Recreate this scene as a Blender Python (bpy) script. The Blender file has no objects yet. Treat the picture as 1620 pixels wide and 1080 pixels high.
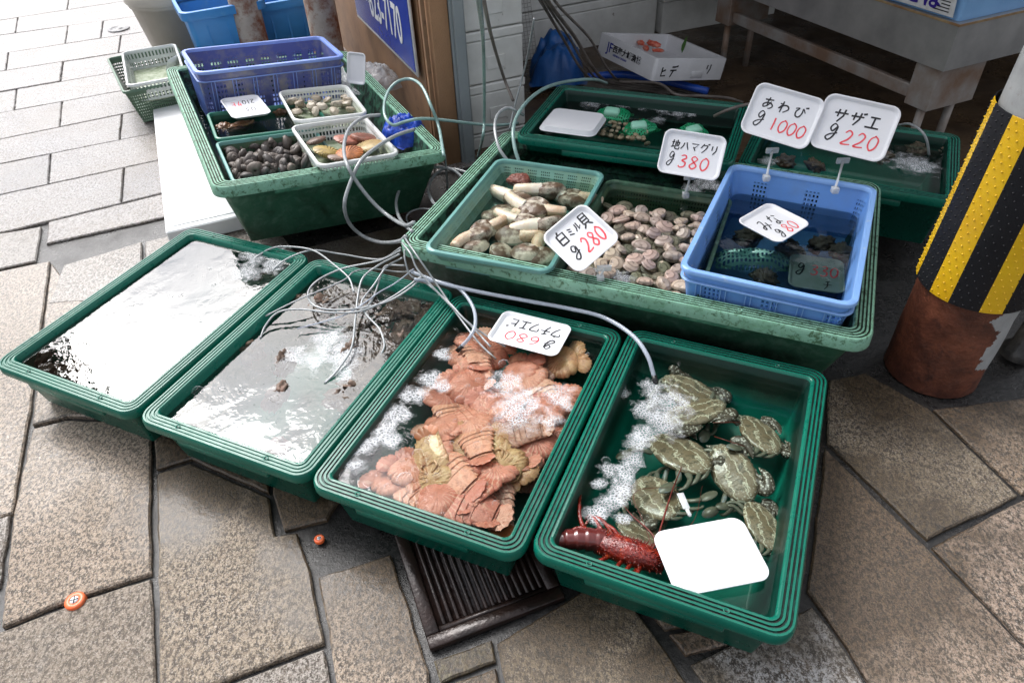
import bpy, math, random
import numpy as np
from mathutils import Vector, Matrix, noise
random.seed(7)
PI = math.pi
S = bpy.context.scene
COL = S.collection

# ------------------------------------------------------------------ camera
FPX, TH, RO, CH = 1125.0, math.radians(40.57), math.radians(-2.787), 1.713
_F = Vector((0, math.cos(TH), -math.sin(TH))); _R = Vector((1, 0, 0)); _U = Vector((0, math.sin(TH), math.cos(TH)))
CR = _R*math.cos(RO) + _U*math.sin(RO); CU = -_R*math.sin(RO) + _U*math.cos(RO)
CO = Vector((0, 0, CH))
def ray(px, py):
    return _F + CR*((px-810)/FPX) - CU*((py-540)/FPX)
def at(px, py, z=0.0):
    d = ray(px, py); return CO + d*((z-CH)/d.z)
def atp(px, py, P, n):                    # point on the plane through P with normal n
    d = ray(px, py); return CO + d*((P-CO).dot(n)/d.dot(n))
cam = bpy.data.cameras.new('camera'); camo = bpy.data.objects.new('camera', cam); COL.objects.link(camo)
mw = Matrix((CR, CU, -_F)).transposed().to_4x4(); mw.translation = CO
camo.matrix_world = mw; cam.sensor_width = 36; cam.lens = 36*FPX/1620; cam.clip_start = .05; cam.clip_end = 400
S.camera = camo

# ------------------------------------------------------------------ object helpers
def tag(o, label=None, cat=None, group=None, kind=None):
    if label: o['label'] = label
    if cat: o['category'] = cat
    if group: o['group'] = group
    if kind: o['kind'] = kind
    return o
def mesh(name, V, Fc, mats, parent=None, M=None, mi=None, smooth=True, uv=None):
    me = bpy.data.meshes.new(name)
    me.from_pydata([tuple(v) for v in V], [], Fc)
    if not isinstance(mats, (list, tuple)): mats = [mats]
    for m in mats: me.materials.append(m)
    if mi: me.polygons.foreach_set('material_index', mi)
    me.polygons.foreach_set('use_smooth', [smooth]*len(me.polygons))
    if uv:
        l = me.uv_layers.new(name='UVMap'); l.data.foreach_set('uv', [c for lp in me.loops for c in uv[lp.vertex_index]])
    me.update()
    o = bpy.data.objects.new(name, me); COL.objects.link(o)
    if parent: o.parent = parent
    if M is not None: o.matrix_local = M
    return o
def empty(name, M, label, cat, group=None):
    o = bpy.data.objects.new(name, None); COL.objects.link(o); o.empty_display_size = .05
    o.matrix_world = M; return tag(o, label, cat, group)
def copy_tree(o, M=None, label=None, group=None, parent=None):
    c = o.copy(); COL.objects.link(c)
    if parent: c.parent = parent
    for ch in kids[o.name] if o.name in kids else []:
        copy_tree(ch, parent=c)
    if M is not None: c.matrix_world = M
    if label: c['label'] = label
    if group: c['group'] = group
    return c
kids = {}
def reg(root):                           # remember the child tree of a prototype
    for o in [root] + list(root.children_recursive): kids[o.name] = list(o.children)
    return root
def T(x=0, y=0, z=0): return Matrix.Translation((x, y, z))
def RZ(a): return Matrix.Rotation(a, 4, 'Z')
def RX(a): return Matrix.Rotation(a, 4, 'X')
def RY(a): return Matrix.Rotation(a, 4, 'Y')
def SC(s): return Matrix.Diagonal((s, s, s, 1)) if not isinstance(s, tuple) else Matrix.Diagonal((*s, 1))

class MB:                                # mesh builder
    def __init__(s): s.V = []; s.F = []; s.mi = []; s.uv = []
    def add(s, V, F, m=0, M=None, uv=None):
        b = len(s.V)
        s.V += [(M @ Vector(v)) if M is not None else Vector(v) for v in V]
        s.F += [tuple(i+b for i in f) for f in F]; s.mi += [m]*len(F)
        s.uv += uv if uv else [(0, 0)]*len(V)
        return s
    def box(s, x0, x1, y0, y1, z0, z1, m=0, M=None, bev=0):
        V = [(x0,y0,z0),(x1,y0,z0),(x1,y1,z0),(x0,y1,z0),(x0,y0,z1),(x1,y0,z1),(x1,y1,z1),(x0,y1,z1)]
        if bev:
            b = bev; V = []
            for (x, sx) in ((x0, 1), (x1, -1)):
                for (y, sy) in ((y0, 1), (y1, -1)):
                    for (z, sz) in ((z0, 1), (z1, -1)):
                        V += [(x, y+sy*b, z+sz*b), (x+sx*b, y, z+sz*b), (x+sx*b, y+sy*b, z)]
            import bmesh
            bm = bmesh.new(); [bm.verts.new(v) for v in V]; bmesh.ops.convex_hull(bm, input=bm.verts); bm.verts.index_update()
            bmesh.ops.dissolve_limit(bm, angle_limit=.01, verts=bm.verts, edges=bm.edges)
            bm.verts.ensure_lookup_table(); bm.verts.index_update()
            V2 = [v.co.copy() for v in bm.verts]; F2 = [tuple(v.index for v in f.verts) for f in bm.faces]; bm.free()
            return s.add(V2, F2, m, M)
        return s.add(V, [(0,3,2,1),(4,5,6,7),(0,1,5,4),(1,2,6,5),(2,3,7,6),(3,0,4,7)], m, M)
    def tube(s, pts, r, n=8, m=0, M=None, cap=True):
        pts = [Vector(p) for p in pts]; rs = r if isinstance(r, (list, tuple)) else [r]*len(pts)
        V = []; F = []; up = None
        for i, p in enumerate(pts):
            t = (pts[min(i+1, len(pts)-1)] - pts[max(i-1, 0)])
            t = t.normalized() if t.length > 1e-9 else Vector((0,0,1))
            if up is None: up = t.orthogonal().normalized()
            up = (up - t*up.dot(t)); up = up.normalized() if up.length > 1e-6 else t.orthogonal().normalized()
            w = t.cross(up)
            for k in range(n):
                a = 2*PI*k/n; V.append(p + (up*math.cos(a) + w*math.sin(a))*rs[i])
        for i in range(len(pts)-1):
            for k in range(n): F.append((i*n+k, i*n+(k+1)%n, (i+1)*n+(k+1)%n, (i+1)*n+k))
        if cap: F.append(tuple(range(n-1, -1, -1))); F.append(tuple(range((len(pts)-1)*n, len(pts)*n)))
        return s.add(V, F, m, M)
    def loft(s, rings, m=0, bottom=False, top=False, M=None, uv=None, closed=True):
        n = len(rings[0]); V = [p for r in rings for p in r]; F = []
        for i in range(len(rings)-1):
            for k in range(n if closed else n-1): F.append((i*n+k, i*n+(k+1)%n, (i+1)*n+(k+1)%n, (i+1)*n+k))
        if bottom: F.append(tuple(range(n-1, -1, -1)))
        if top: F.append(tuple(range((len(rings)-1)*n, len(rings)*n)))
        return s.add(V, F, m, M, uv)
    def build(s, name, mats, parent=None, M=None, smooth=True, uv=False):
        return mesh(name, s.V, s.F, mats, parent, M, s.mi, smooth, s.uv if uv else None)
def smooth_path(P, n=6):
    P = [Vector(p) for p in P]
    if len(P) < 3: return P
    Q = [P[0]*2-P[1]] + P + [P[-1]*2-P[-2]]; out = []
    for i in range(1, len(Q)-2):
        for k in range(n):
            t = k/n; a, b, c, d = Q[i-1], Q[i], Q[i+1], Q[i+2]
            out.append(.5*((2*b) + (c-a)*t + (2*a-5*b+4*c-d)*t*t + (3*b-a-3*c+d)*t*t*t))
    out.append(P[-1]); return out
def edge_soft(o, ang=35):
    o.data.set_sharp_from_angle(angle=math.radians(ang)); return o

# ------------------------------------------------------------------ materials
class NT:
    def __init__(s, name):
        s.m = bpy.data.materials.new(name); s.m.use_nodes = True; s.t = s.m.node_tree; s.t.nodes.clear()
        s.out = s.n('ShaderNodeOutputMaterial')
    def n(s, ty, **kw):
        o = s.t.nodes.new(ty)
        for k, v in kw.items():
            if k.startswith('i_'):
                key = k[2:]; key = int(key) if key.isdigit() else key.replace('_', ' '); o.inputs[key].default_value = v
            else: setattr(o, k, v)
        return o
    def l(s, a, b): s.t.links.new(a, b)
    def math(s, op, a, b=None, clamp=False):
        o = s.n('ShaderNodeMath', operation=op, use_clamp=clamp)
        for i, x in enumerate((a, b)):
            if x is None: continue
            if isinstance(x, (int, float)): o.inputs[i].default_value = x
            else: s.l(x, o.inputs[i])
        return o.outputs[0]
    def mix(s, f, a, b, blend='MIX'):
        o = s.n('ShaderNodeMix', data_type='RGBA', blend_type=blend)
        for i, x in ((0, f), (6, a), (7, b)):
            if isinstance(x, (int, float)): o.inputs[i].default_value = x
            elif isinstance(x, (tuple, list)): o.inputs[i].default_value = (*x[:3], 1)
            else: s.l(x, o.inputs[i])
        return o.outputs[2]
    def noise(s, vec, scale, detail=4, rough=.6, dist=0.0):
        o = s.n('ShaderNodeTexNoise'); o.inputs['Scale'].default_value = scale; o.inputs['Detail'].default_value = detail
        o.inputs['Roughness'].default_value = rough; o.inputs['Distortion'].default_value = dist
        if vec is not None: s.l(vec, o.inputs['Vector'])
        return o.outputs[0]
    def ramp(s, f, stops):
        o = s.n('ShaderNodeValToRGB'); e = o.color_ramp.elements
        while len(e) < len(stops): e.new(.5)
        for i, (p, c) in enumerate(stops):
            e[i].position = p; e[i].color = (*c, 1) if isinstance(c, (tuple, list)) else (c, c, c, 1)
        s.l(f, o.inputs[0]); return o.outputs[0]
    def coord(s, kind='Object'): return s.n('ShaderNodeTexCoord').outputs[kind]
    def pos(s): return s.n('ShaderNodeNewGeometry').outputs['Position']
    def bump(s, h, dist=.002, strength=1.0, nrm=None):
        o = s.n('ShaderNodeBump'); o.inputs['Distance'].default_value = dist; o.inputs['Strength'].default_value = strength
        s.l(h, o.inputs['Height'])
        if nrm is not None: s.l(nrm, o.inputs['Normal'])
        return o.outputs[0]
    def bsdf(s, col=None, rough=.5, nrm=None, **kw):
        b = s.n('ShaderNodeBsdfPrincipled')
        if col is not None:
            if isinstance(col, (tuple, list)): b.inputs['Base Color'].default_value = (*col[:3], 1)
            else: s.l(col, b.inputs['Base Color'])
        if isinstance(rough, (int, float)): b.inputs['Roughness'].default_value = rough
        else: s.l(rough, b.inputs['Roughness'])
        if nrm is not None: s.l(nrm, b.inputs['Normal'])
        for k, v in kw.items():
            key = k.replace('_', ' ')
            if isinstance(v, (int, float, tuple)): b.inputs[key].default_value = v
            else: s.l(v, b.inputs[key])
        s.l(b.outputs[0], s.out.inputs[0]); return b
def M(name, c1, c2=None, scale=8, rough=.5, bump=0, bscale=60, metal=0, lo=.35, hi=.65, spec=.5, c3=None, scale3=25, amt3=(.55, .7), rnd=None, detail=5, sss=0):
    t = NT(name); v = t.coord(); col = c1
    if c2 is not None: col = t.mix(t.ramp(t.noise(v, scale, detail), [(lo, 0.), (hi, 1.)]), c1, c2)
    if c3 is not None: col = t.mix(t.ramp(t.noise(v, scale3, 6, .7), [(amt3[0], 0.), (amt3[1], 1.)]), col, c3)
    if rnd is not None:
        oi = t.n('ShaderNodeObjectInfo'); col = t.mix(.55, col, t.ramp(oi.outputs['Random'], [(i/(len(rnd)-1), c) for i, c in enumerate(rnd)]))
    nrm = t.bump(t.noise(v, bscale, 4), bump) if bump else None
    kw = {}
    if sss: kw = dict(Subsurface_Weight=sss, Subsurface_Scale=.01)
    t.bsdf(col, rough, nrm, Metallic=float(metal), Specular_IOR_Level=float(spec), **kw)
    return t.m

def plastic(name, base, dirt=None, dirt_lo=.55, dirt_hi=.7, rough=.32, scale=6, streak=None):
    t = NT(name); v = t.coord()
    n1 = t.noise(v, 3, 4); col = t.mix(t.ramp(n1, [(.3, 0.), (.7, 1.)]), base, tuple(c*.75 for c in base))
    if dirt is not None: col = t.mix(t.ramp(t.noise(v, scale*4, 8, .75, .4), [(dirt_lo, 0.), (dirt_hi, 1.)]), col, dirt)
    if streak is not None:
        col = t.mix(t.ramp(t.noise(v, scale*1.2, 7, .7, 1.2), [(.5, 0.), (.66, .8)]), col, streak)
    r = t.ramp(t.noise(v, 30, 4), [(.3, rough*.8), (.75, rough*1.5)])
    t.bsdf(col, r, t.bump(t.noise(v, 150, 3), .0003), Specular_IOR_Level=.5)
    return t.m
GREEN = (.002, .15, .1); GRIME = (.004, .008, .006)
m_green = plastic('green_plastic', GREEN, dirt=(.004, .05, .035), dirt_lo=.6, dirt_hi=.75, scale=9, rough=.28)
m_green_in = plastic('green_plastic_inside', (.002, .17, .115), dirt=(.002, .03, .022), dirt_lo=.55, dirt_hi=.8, scale=1.4, rough=.35)
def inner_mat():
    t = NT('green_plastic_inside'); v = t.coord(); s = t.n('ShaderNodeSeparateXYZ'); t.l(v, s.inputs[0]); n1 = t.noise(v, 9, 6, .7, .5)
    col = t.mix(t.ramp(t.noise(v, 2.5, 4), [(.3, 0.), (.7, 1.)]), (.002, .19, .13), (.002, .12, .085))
    zz_ = t.math('ADD', s.outputs[2], t.math('MULTIPLY', t.math('SUBTRACT', n1, .5), .1)); col = t.mix(t.ramp(zz_, [(.07, 0.), (.135, .93)]), col, (.002, .016, .012))  # upper walls darken towards the rim: grime band with shade painted in
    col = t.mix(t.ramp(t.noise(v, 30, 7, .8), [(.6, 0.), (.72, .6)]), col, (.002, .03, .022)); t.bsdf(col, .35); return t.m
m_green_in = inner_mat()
m_groove = plastic('groove_grime', (.003, .06, .045), dirt=GRIME, dirt_lo=.42, dirt_hi=.52, scale=8, rough=.4)
m_moss = plastic('weathered_green_plastic', (.05, .2, .12), dirt=(.16, .32, .23), dirt_lo=.5, dirt_hi=.72, scale=5, streak=(.02, .06, .03), rough=.42)
m_mossrim = plastic('weathered_rim_plastic', (.24, .48, .35), dirt=(.05, .12, .06), dirt_lo=.52, dirt_hi=.6, scale=12, streak=(.14, .32, .2), rough=.42)
m_mossgroove = plastic('mossy_groove', (.03, .07, .035), dirt=(.008, .014, .006), dirt_lo=.42, dirt_hi=.55, scale=12, rough=.6)
m_mossin = plastic('algae_covered_inside', (.04, .15, .09), dirt=(.003, .01, .005), dirt_lo=.46, dirt_hi=.54, scale=6, rough=.5)
m_foamw = M('white_styrofoam', (.86, .87, .88), (.78, .79, .80), 12, .55, bump=.0004, bscale=300)
m_foamd = M('used_styrofoam', (.76, .76, .73), (.6, .6, .57), 5, .6, bump=.0006, bscale=220, c3=(.12, .1, .06), amt3=(.68, .75), scale3=14)
m_tray = M('foam_tray_white', (.78, .79, .82), (.74, .75, .78), 6, .35, bump=.0002, bscale=400)
m_ink = M('black_marker_ink', (.012, .012, .016), rough=.4)
m_red = M('red_marker_ink', (.75, .04, .06), (.85, .12, .14), 60, .4)
m_clear = None
def translucent(name, col, alpha, rough=.1, bump=0, bscale=100):
    t = NT(name); b = t.bsdf(col, rough, t.bump(t.noise(t.coord(), bscale, 3), bump) if bump else None); b.inputs['Alpha'].default_value = alpha
    return t.m
m_clip = translucent('clear_plastic_clip', (.75, .78, .8), .55)
m_hose = M('grey_airline', (.36, .38, .39), (.26, .28, .29), 30, .22, spec=.7)
m_hosec = translucent('clear_pvc_hose', (.45, .5, .58), .7, .08)
m_hoseg = M('pale_green_hose', (.28, .42, .4), (.2, .32, .3), 25, .25, spec=.7)
m_hosebr = M('dull_brown_hose', (.22, .19, .17), (.12, .1, .09), 10, .5)
m_black = M('black_rubber', (.01, .01, .011), rough=.4)

# water: clear surface that mirrors the sky at an angle and lets the contents show
def water(name, tint, amp=.0012, sc=7, ior=1.6, detail=3, patch=False):
    t = NT(name); v = t.pos()
    h = t.math('ADD', t.noise(v, sc, detail, .5, .6), t.math('MULTIPLY', t.noise(v, sc*4.3, 2, .5, .5), .25))
    if patch: h = t.math('MULTIPLY', h, t.ramp(t.noise(v, 3.1, 2, .5), [(.42, .12), (.62, 1.)]))
    nb = t.bump(h, amp, 1.0)
    fr = t.n('ShaderNodeFresnel'); fr.inputs['IOR'].default_value = ior; t.l(nb, fr.inputs['Normal'])
    g = t.n('ShaderNodeBsdfGlossy'); g.inputs['Roughness'].default_value = .015; g.inputs['Color'].default_value = (1, 1, 1, 1); t.l(nb, g.inputs['Normal'])
    tr = t.n('ShaderNodeBsdfTransparent'); tr.inputs['Color'].default_value = (*tint, 1)
    mx = t.n('ShaderNodeMixShader'); t.l(fr.outputs[0], mx.inputs[0]); t.l(tr.outputs[0], mx.inputs[1]); t.l(g.outputs[0], mx.inputs[2]); t.l(mx.outputs[0], t.out.inputs[0])
    return t.m

def lattice(name, col, pu, pv, fu, fv, v0, v1, gu=None, gf=1.0, rough=.35, col2=None, rough_amt=.5):
    """plastic wall with rows of real see-through holes, laid out in metres along and up the wall"""
    t = NT(name); uv = t.n('ShaderNodeUVMap'); s = t.n('ShaderNodeSeparateXYZ'); t.l(uv.outputs[0], s.inputs[0])
    u, w = s.outputs[0], s.outputs[1]
    a = t.math('LESS_THAN', t.math('FRACT', t.math('DIVIDE', u, pu)), fu)
    b = t.math('LESS_THAN', t.math('FRACT', t.math('DIVIDE', t.math('ADD', w, 10.0), pv)), fv)
    h = t.math('MULTIPLY', a, b); h = t.math('MULTIPLY', h, t.math('GREATER_THAN', w, v0)); h = t.math('MULTIPLY', h, t.math('LESS_THAN', w, v1))
    if gu: h = t.math('MULTIPLY', h, t.math('LESS_THAN', t.math('FRACT', t.math('DIVIDE', u, gu)), gf))
    v = t.coord(); c = t.mix(t.ramp(t.noise(v, 9, 6, .7), [(.45, 0.), (.7, 1.)]), col, col2 or tuple(x*.7 for x in col))
    bs = t.bsdf(c, rough); t.l(t.math('SUBTRACT', 1.0, h), bs.inputs['Alpha'])
    return t.m
m_teal = M('pale_teal_plastic', (.13, .32, .3), (.1, .25, .22), 6, .35, c3=(.05, .1, .06), scale3=9, amt3=(.6, .8))
m_teal_l = lattice('pale_teal_mesh_wall', (.15, .33, .27), .0085, .010, .55, .55, -.5, -.022, .06, .72, col2=(.2, .33, .22))
m_dkb_l = lattice('dark_green_mesh_wall', (.035, .09, .05), .012, .014, .6, .6, -.5, -.03, None, 1, col2=(.09, .12, .06))
m_dkb = M('dark_green_plastic', (.06, .15, .09), (.015, .04, .02), 14, .4, c3=(.12, .2, .14), scale3=20)
m_wb = M('white_basket_plastic', (.76, .78, .78), (.66, .68, .66), 8, .35)
m_wb_l = lattice('white_basket_mesh_wall', (.74, .76, .75), .016, .028, .62, .62, -.5, -.022, None, 1, col2=(.4, .46, .3))
m_wbf = M('stained_basket_floor', (.36, .4, .3), (.12, .17, .08), 30, .5)
m_gb_l = lattice('green_basket_mesh_wall', (.1, .17, .11), .013, .018, .6, .55, -.5, -.035, None, 1)
m_gb = M('dull_green_plastic', (.12, .2, .14), (.09, .16, .11), 8, .4)
m_blue = M('sky_blue_crate_plastic', (.24, .43, .8), (.19, .36, .7), 5, .35, c3=(.42, .52, .68), scale3=30, amt3=(.62, .72))
m_blue_l = lattice('sky_blue_crate_wall', (.15, .34, .75), .014, .017, .55, .62, -.16, -.05, .19, .3, col2=(.16, .32, .66))
m_navy = M('dark_blue_crate_plastic', (.27, .4, .84), (.2, .29, .66), 5, .35)
m_navy_l = lattice('dark_blue_crate_wall', (.1, .12, .32), .016, .024, .66, .7, -.5, -.06, .085, .62, col2=(.3, .28, .25))

print('materials ok')
# ------------------------------------------------------------------ paving
def paving_mat():
    t = NT('granite_slab'); p = t.pos()
    tint = t.n('ShaderNodeAttribute', attribute_name='tint').outputs['Color']
    map_ = t.n('ShaderNodeMapping'); t.l(p, map_.inputs[0]); map_.inputs['Rotation'].default_value = (0, 0, .35); map_.inputs['Scale'].default_value = (1, .62, 1)
    sp = t.noise(map_.outputs[0], 105, 6, .8, .2); sp2 = t.noise(p, 240, 2, .6); big = t.noise(p, 2.2, 5, .6)
    col = t.mix(t.ramp(sp, [(.465, 1.), (.52, 0.)]), tint, (.018, .013, .01)); col = t.mix(t.ramp(t.noise(p, 190, 4, .8), [(.4, .8), (.48, 0.)]), col, (.05, .035, .025)); col = t.mix(t.ramp(t.noise(p, 28, 5, .75), [(.52, 0.), (.66, .55)]), col, (.12, .08, .05))
    col = t.mix(t.ramp(sp2, [(.56, 0.), (.68, .6)]), col, (.62, .56, .5))
    col = t.mix(t.ramp(sp2, [(.33, .75), (.42, 0.)]), col, (.06, .045, .035))
    col = t.mix(t.ramp(big, [(.3, 0.), (.75, .5)]), col, (.19, .15, .105))
    # wet / grimy places round the drain and along the tubs (real stains of the place)
    wet = None
    for (x, y, r) in ((-.02, 1.1, .6), (-.42, 1.2, .42), (1.35, 1.7, .45), (-1.0, 1.35, .25), (.95, 1.1, .45), (.6, 1.0, .3), (-.2, 2.4, .8), (-.95, 1.55, .28), (.9, .95, .3), (-.65, 1.35, .25), (.35, .72, .22), (1.5, 2.2, .7), (-.35, 1.45, .3)):
        d = t.n('ShaderNodeVectorMath', operation='DISTANCE'); t.l(p, d.inputs[0]); d.inputs[1].default_value = (x, y, 0)
        w = t.math('SUBTRACT', 1.0, t.math('DIVIDE', d.outputs['Value'], r), clamp=True)
        wet = w if wet is None else t.math('MAXIMUM', wet, w)
    nz = t.noise(p, 7, 6, .65, .5)
    wetm = t.ramp(t.math('ADD', wet, t.math('MULTIPLY', t.math('SUBTRACT', nz, .5), 1.1)), [(.1, 0.), (.5, 1.)])
    grime = t.mix(t.ramp(t.noise(p, 30, 6, .8), [(.45, 0.), (.6, 1.)]), (.018, .014, .008), (.09, .065, .035))
    wcol = t.mix(.35, t.mix(1., col, (.42, .35, .26), 'MULTIPLY'), grime)
    col = t.mix(wetm, col, wcol)
    # the street side (up the left) is evenly rain wet
    sx = t.n('ShaderNodeSeparateXYZ'); t.l(p, sx.inputs[0])
    st = t.math('SUBTRACT', t.math('SUBTRACT', sx.outputs[1], t.math('MULTIPLY', sx.outputs[0], .55)), 2.2)
    stw = t.ramp(t.math('ADD', st, t.math('MULTIPLY', nz, .8)), [(.15, 0.), (1.0, 1.)])
    r0 = t.ramp(t.noise(p, 3.5, 5, .6), [(.35, .26), (.65, .5)])
    rr = t.mix(stw, (.62, .62, .62), r0); rr = t.mix(t.math('MULTIPLY', wetm, .75), rr, (.3, .3, .3))
    h = t.math('ADD', t.math('MULTIPLY', sp, 1.0), t.math('MULTIPLY', sp2, .35))
    h2 = t.noise(p, 30, 3, .6)
    nb = t.bump(h, .005, .8, t.bump(h2, .006, .45))
    b = t.bsdf(col, rr, nb, Specular_IOR_Level=.6)
    t.l(t.math('MULTIPLY', t.math('ADD', stw, t.math('MULTIPLY', wetm, .35)), .5), b.inputs['Coat Weight']); b.inputs['Coat Roughness'].default_value = .16
    b.inputs['Coat IOR'].default_value = 1.6
    t.l(t.bump(t.noise(p, 40, 4, .65), .0025, .6), b.inputs['Coat Normal'])
    return t.m
m_pave = paving_mat()
def ground_mat():
    t = NT('wet_mortar'); p = t.pos(); n = t.noise(p, 60, 6, .75)
    col = t.mix(t.ramp(n, [(.4, 0.), (.65, 1.)]), (.006, .006, .006), (.035, .032, .03))
    t.bsdf(col, t.ramp(t.noise(p, 5, 4), [(.35, .12), (.65, .5)]), t.bump(n, .004, .8), Specular_IOR_Level=.6)
    return t.m
m_ground = ground_mat()
g = MB(); g.add([(-60, -20, -.016), (60, -20, -.016), (60, 100, -.016), (-60, 100, -.016)], [(0, 1, 2, 3)]); tag(g.build('ground', m_ground), kind='structure')

polys = []                                # (corner list in world metres, tint)
TAN, PINK, GREY, WHT, BRN = (.44, .345, .26), (.46, .34, .26), (.38, .35, .32), (.5, .5, .5), (.3, .22, .14)
def P(px, tint): polys.append(([at(x, y, 0).xy for x, y in px], tint))
P([(-160, 860), (20, 811), (49, 645), (80, 412), (-60, 440)], TAN)
P([(-260, 1080), (0, 925), (18, 812), (-150, 858)], GREY)
P([(49, 677), (106, 662), (240, 668), (240, 907), (138, 939), (0, 992), (20, 811)], TAN)
P([(52, 640), (80, 414), (200, 560), (240, 640), (240, 664), (106, 658), (49, 673)], TAN)
P([(0, 996), (138, 943), (240, 911), (250, 1130), (-120, 1130), (-90, 1030)], (.31, .26, .21))
P([(246, 748), (301, 730), (426, 785), (436, 846), (472, 840), (495, 911), (515, 1017), (354, 1078), (251, 1110)], (.37, .3, .22))
P([(240, 640), (420, 640), (426, 781), (301, 726), (245, 742)], BRN)
P([(430, 700), (600, 690), (517, 822), (448, 840), (430, 781)], TAN)
P([(502, 911), (619, 874), (644, 947), (678, 1058), (684, 1130), (540, 1130)], TAN)
P([(354, 1083), (513, 1023), (532, 1120), (330, 1160), (252, 1150)], GREY)
P([(683, 1042), (780, 1008), (786, 1046), (695, 1080)], (.26, .25, .15))
P([(700, 1084), (786, 1051), (800, 1130), (705, 1140)], TAN)
P([(784, 1016), (962, 908), (1031, 993), (1125, 1130), (806, 1130)], (.29, .23, .15))
P([(1056, 1000), (1150, 980), (1200, 1005), (1085, 1037)], PINK)
P([(1090, 1048), (1285, 955), (1335, 1020), (1400, 1130), (1150, 1130)], WHT)
P([(1052, 996), (972, 900), (1100, 700), (1300, 704), (1272, 930), (1160, 975)], BRN)
P([(1304, 706), (1464, 860), (1640, 1040), (1700, 1130), (1406, 1130), (1338, 1021), (1276, 932)], PINK)
P([(1310, 600), (1368, 588), (1470, 645), (1613, 783), (1468, 853), (1307, 698)], (.3, .24, .16))
P([(1475, 645), (1628, 625), (1800, 690), (1800, 760), (1618, 780)], (.38, .27, .18))
P([(1473, 862), (1620, 787), (1800, 850), (1800, 1130), (1640, 1036)], PINK)
P([(1805, 640), (2300, 640), (2350, 900), (1806, 752)], BRN)
P([(1806, 760), (2350, 905), (2350, 1130), (1806, 1130)], TAN)
P([(1640, 560), (1800, 560), (1800, 680), (1640, 620)], BRN)
# rows running away up the left side and behind the tubs
rows = [(-88, .13), (-58, .14), (-24, .145), (4, .15), (32, .152), (55.5, .137), (85, .152), (113, .157), (145, .171), (178, .179), (220, .205), (259, .198), (308, .217), (368, .243), (401, .225), (423, .217)]
cuts = {0: (-120, 70), 1: (40, 160), 2: (-30, 60, 170), 3: (109,), 4: (27,), 5: (-60, 106, 162), 6: (12, 190), 7: (-40, 98), 8: (25, 240), 9: (-70, 97), 10: (-20, 192), 11: (79,), 12: (-90, 195), 13: (74, 330), 14: (-60, 300)}
rr_ = random.Random(3)
TG = [(.34, .33, .345), (.3, .295, .31), (.37, .355, .36), (.26, .255, .27)]
for j in range(len(rows)-1):
    (y0, s0), (y1, s1) = rows[j], rows[j+1]
    cs = [-420, -260] + list(cuts.get(j, ())) + [330+rr_.randint(-20, 20), 452+rr_.randint(-12, 12), 560+rr_.randint(-25, 25), 690, 800]
    cs = sorted(set(cs)); 
    for a, b in zip(cs, cs[1:]):
        if j >= 13 and a < 74: continue
        q = [(a-3, y1-s1*(a-3)), (b-3, y1-s1*(b-3)), (b+1, y0-s0*(b+1)), (a+1, y0-s0*(a+1))]
        P(q, TG[rr_.randint(0, 3)])
P([(-160, 445), (-60, 436), (57, 412), (66, 357), (-160, 395)], (.32, .3, .28))
P([(100, 419), (225, 382), (225, 470), (75, 481)], GREY)
P([(228, 381), (420, 335), (470, 400), (228, 470)], GREY)
P([(75, 486), (228, 475), (228, 560), (68, 540)], (.34, .3, .26))
P([(400, 405), (455, 398), (560, 372), (760, 330), (760, 480), (420, 520)], (.1, .1, .1))
P([(420, 340), (440, 330), (445, 365), (455, 392), (405, 400)], (.2, .2, .2))

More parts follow.
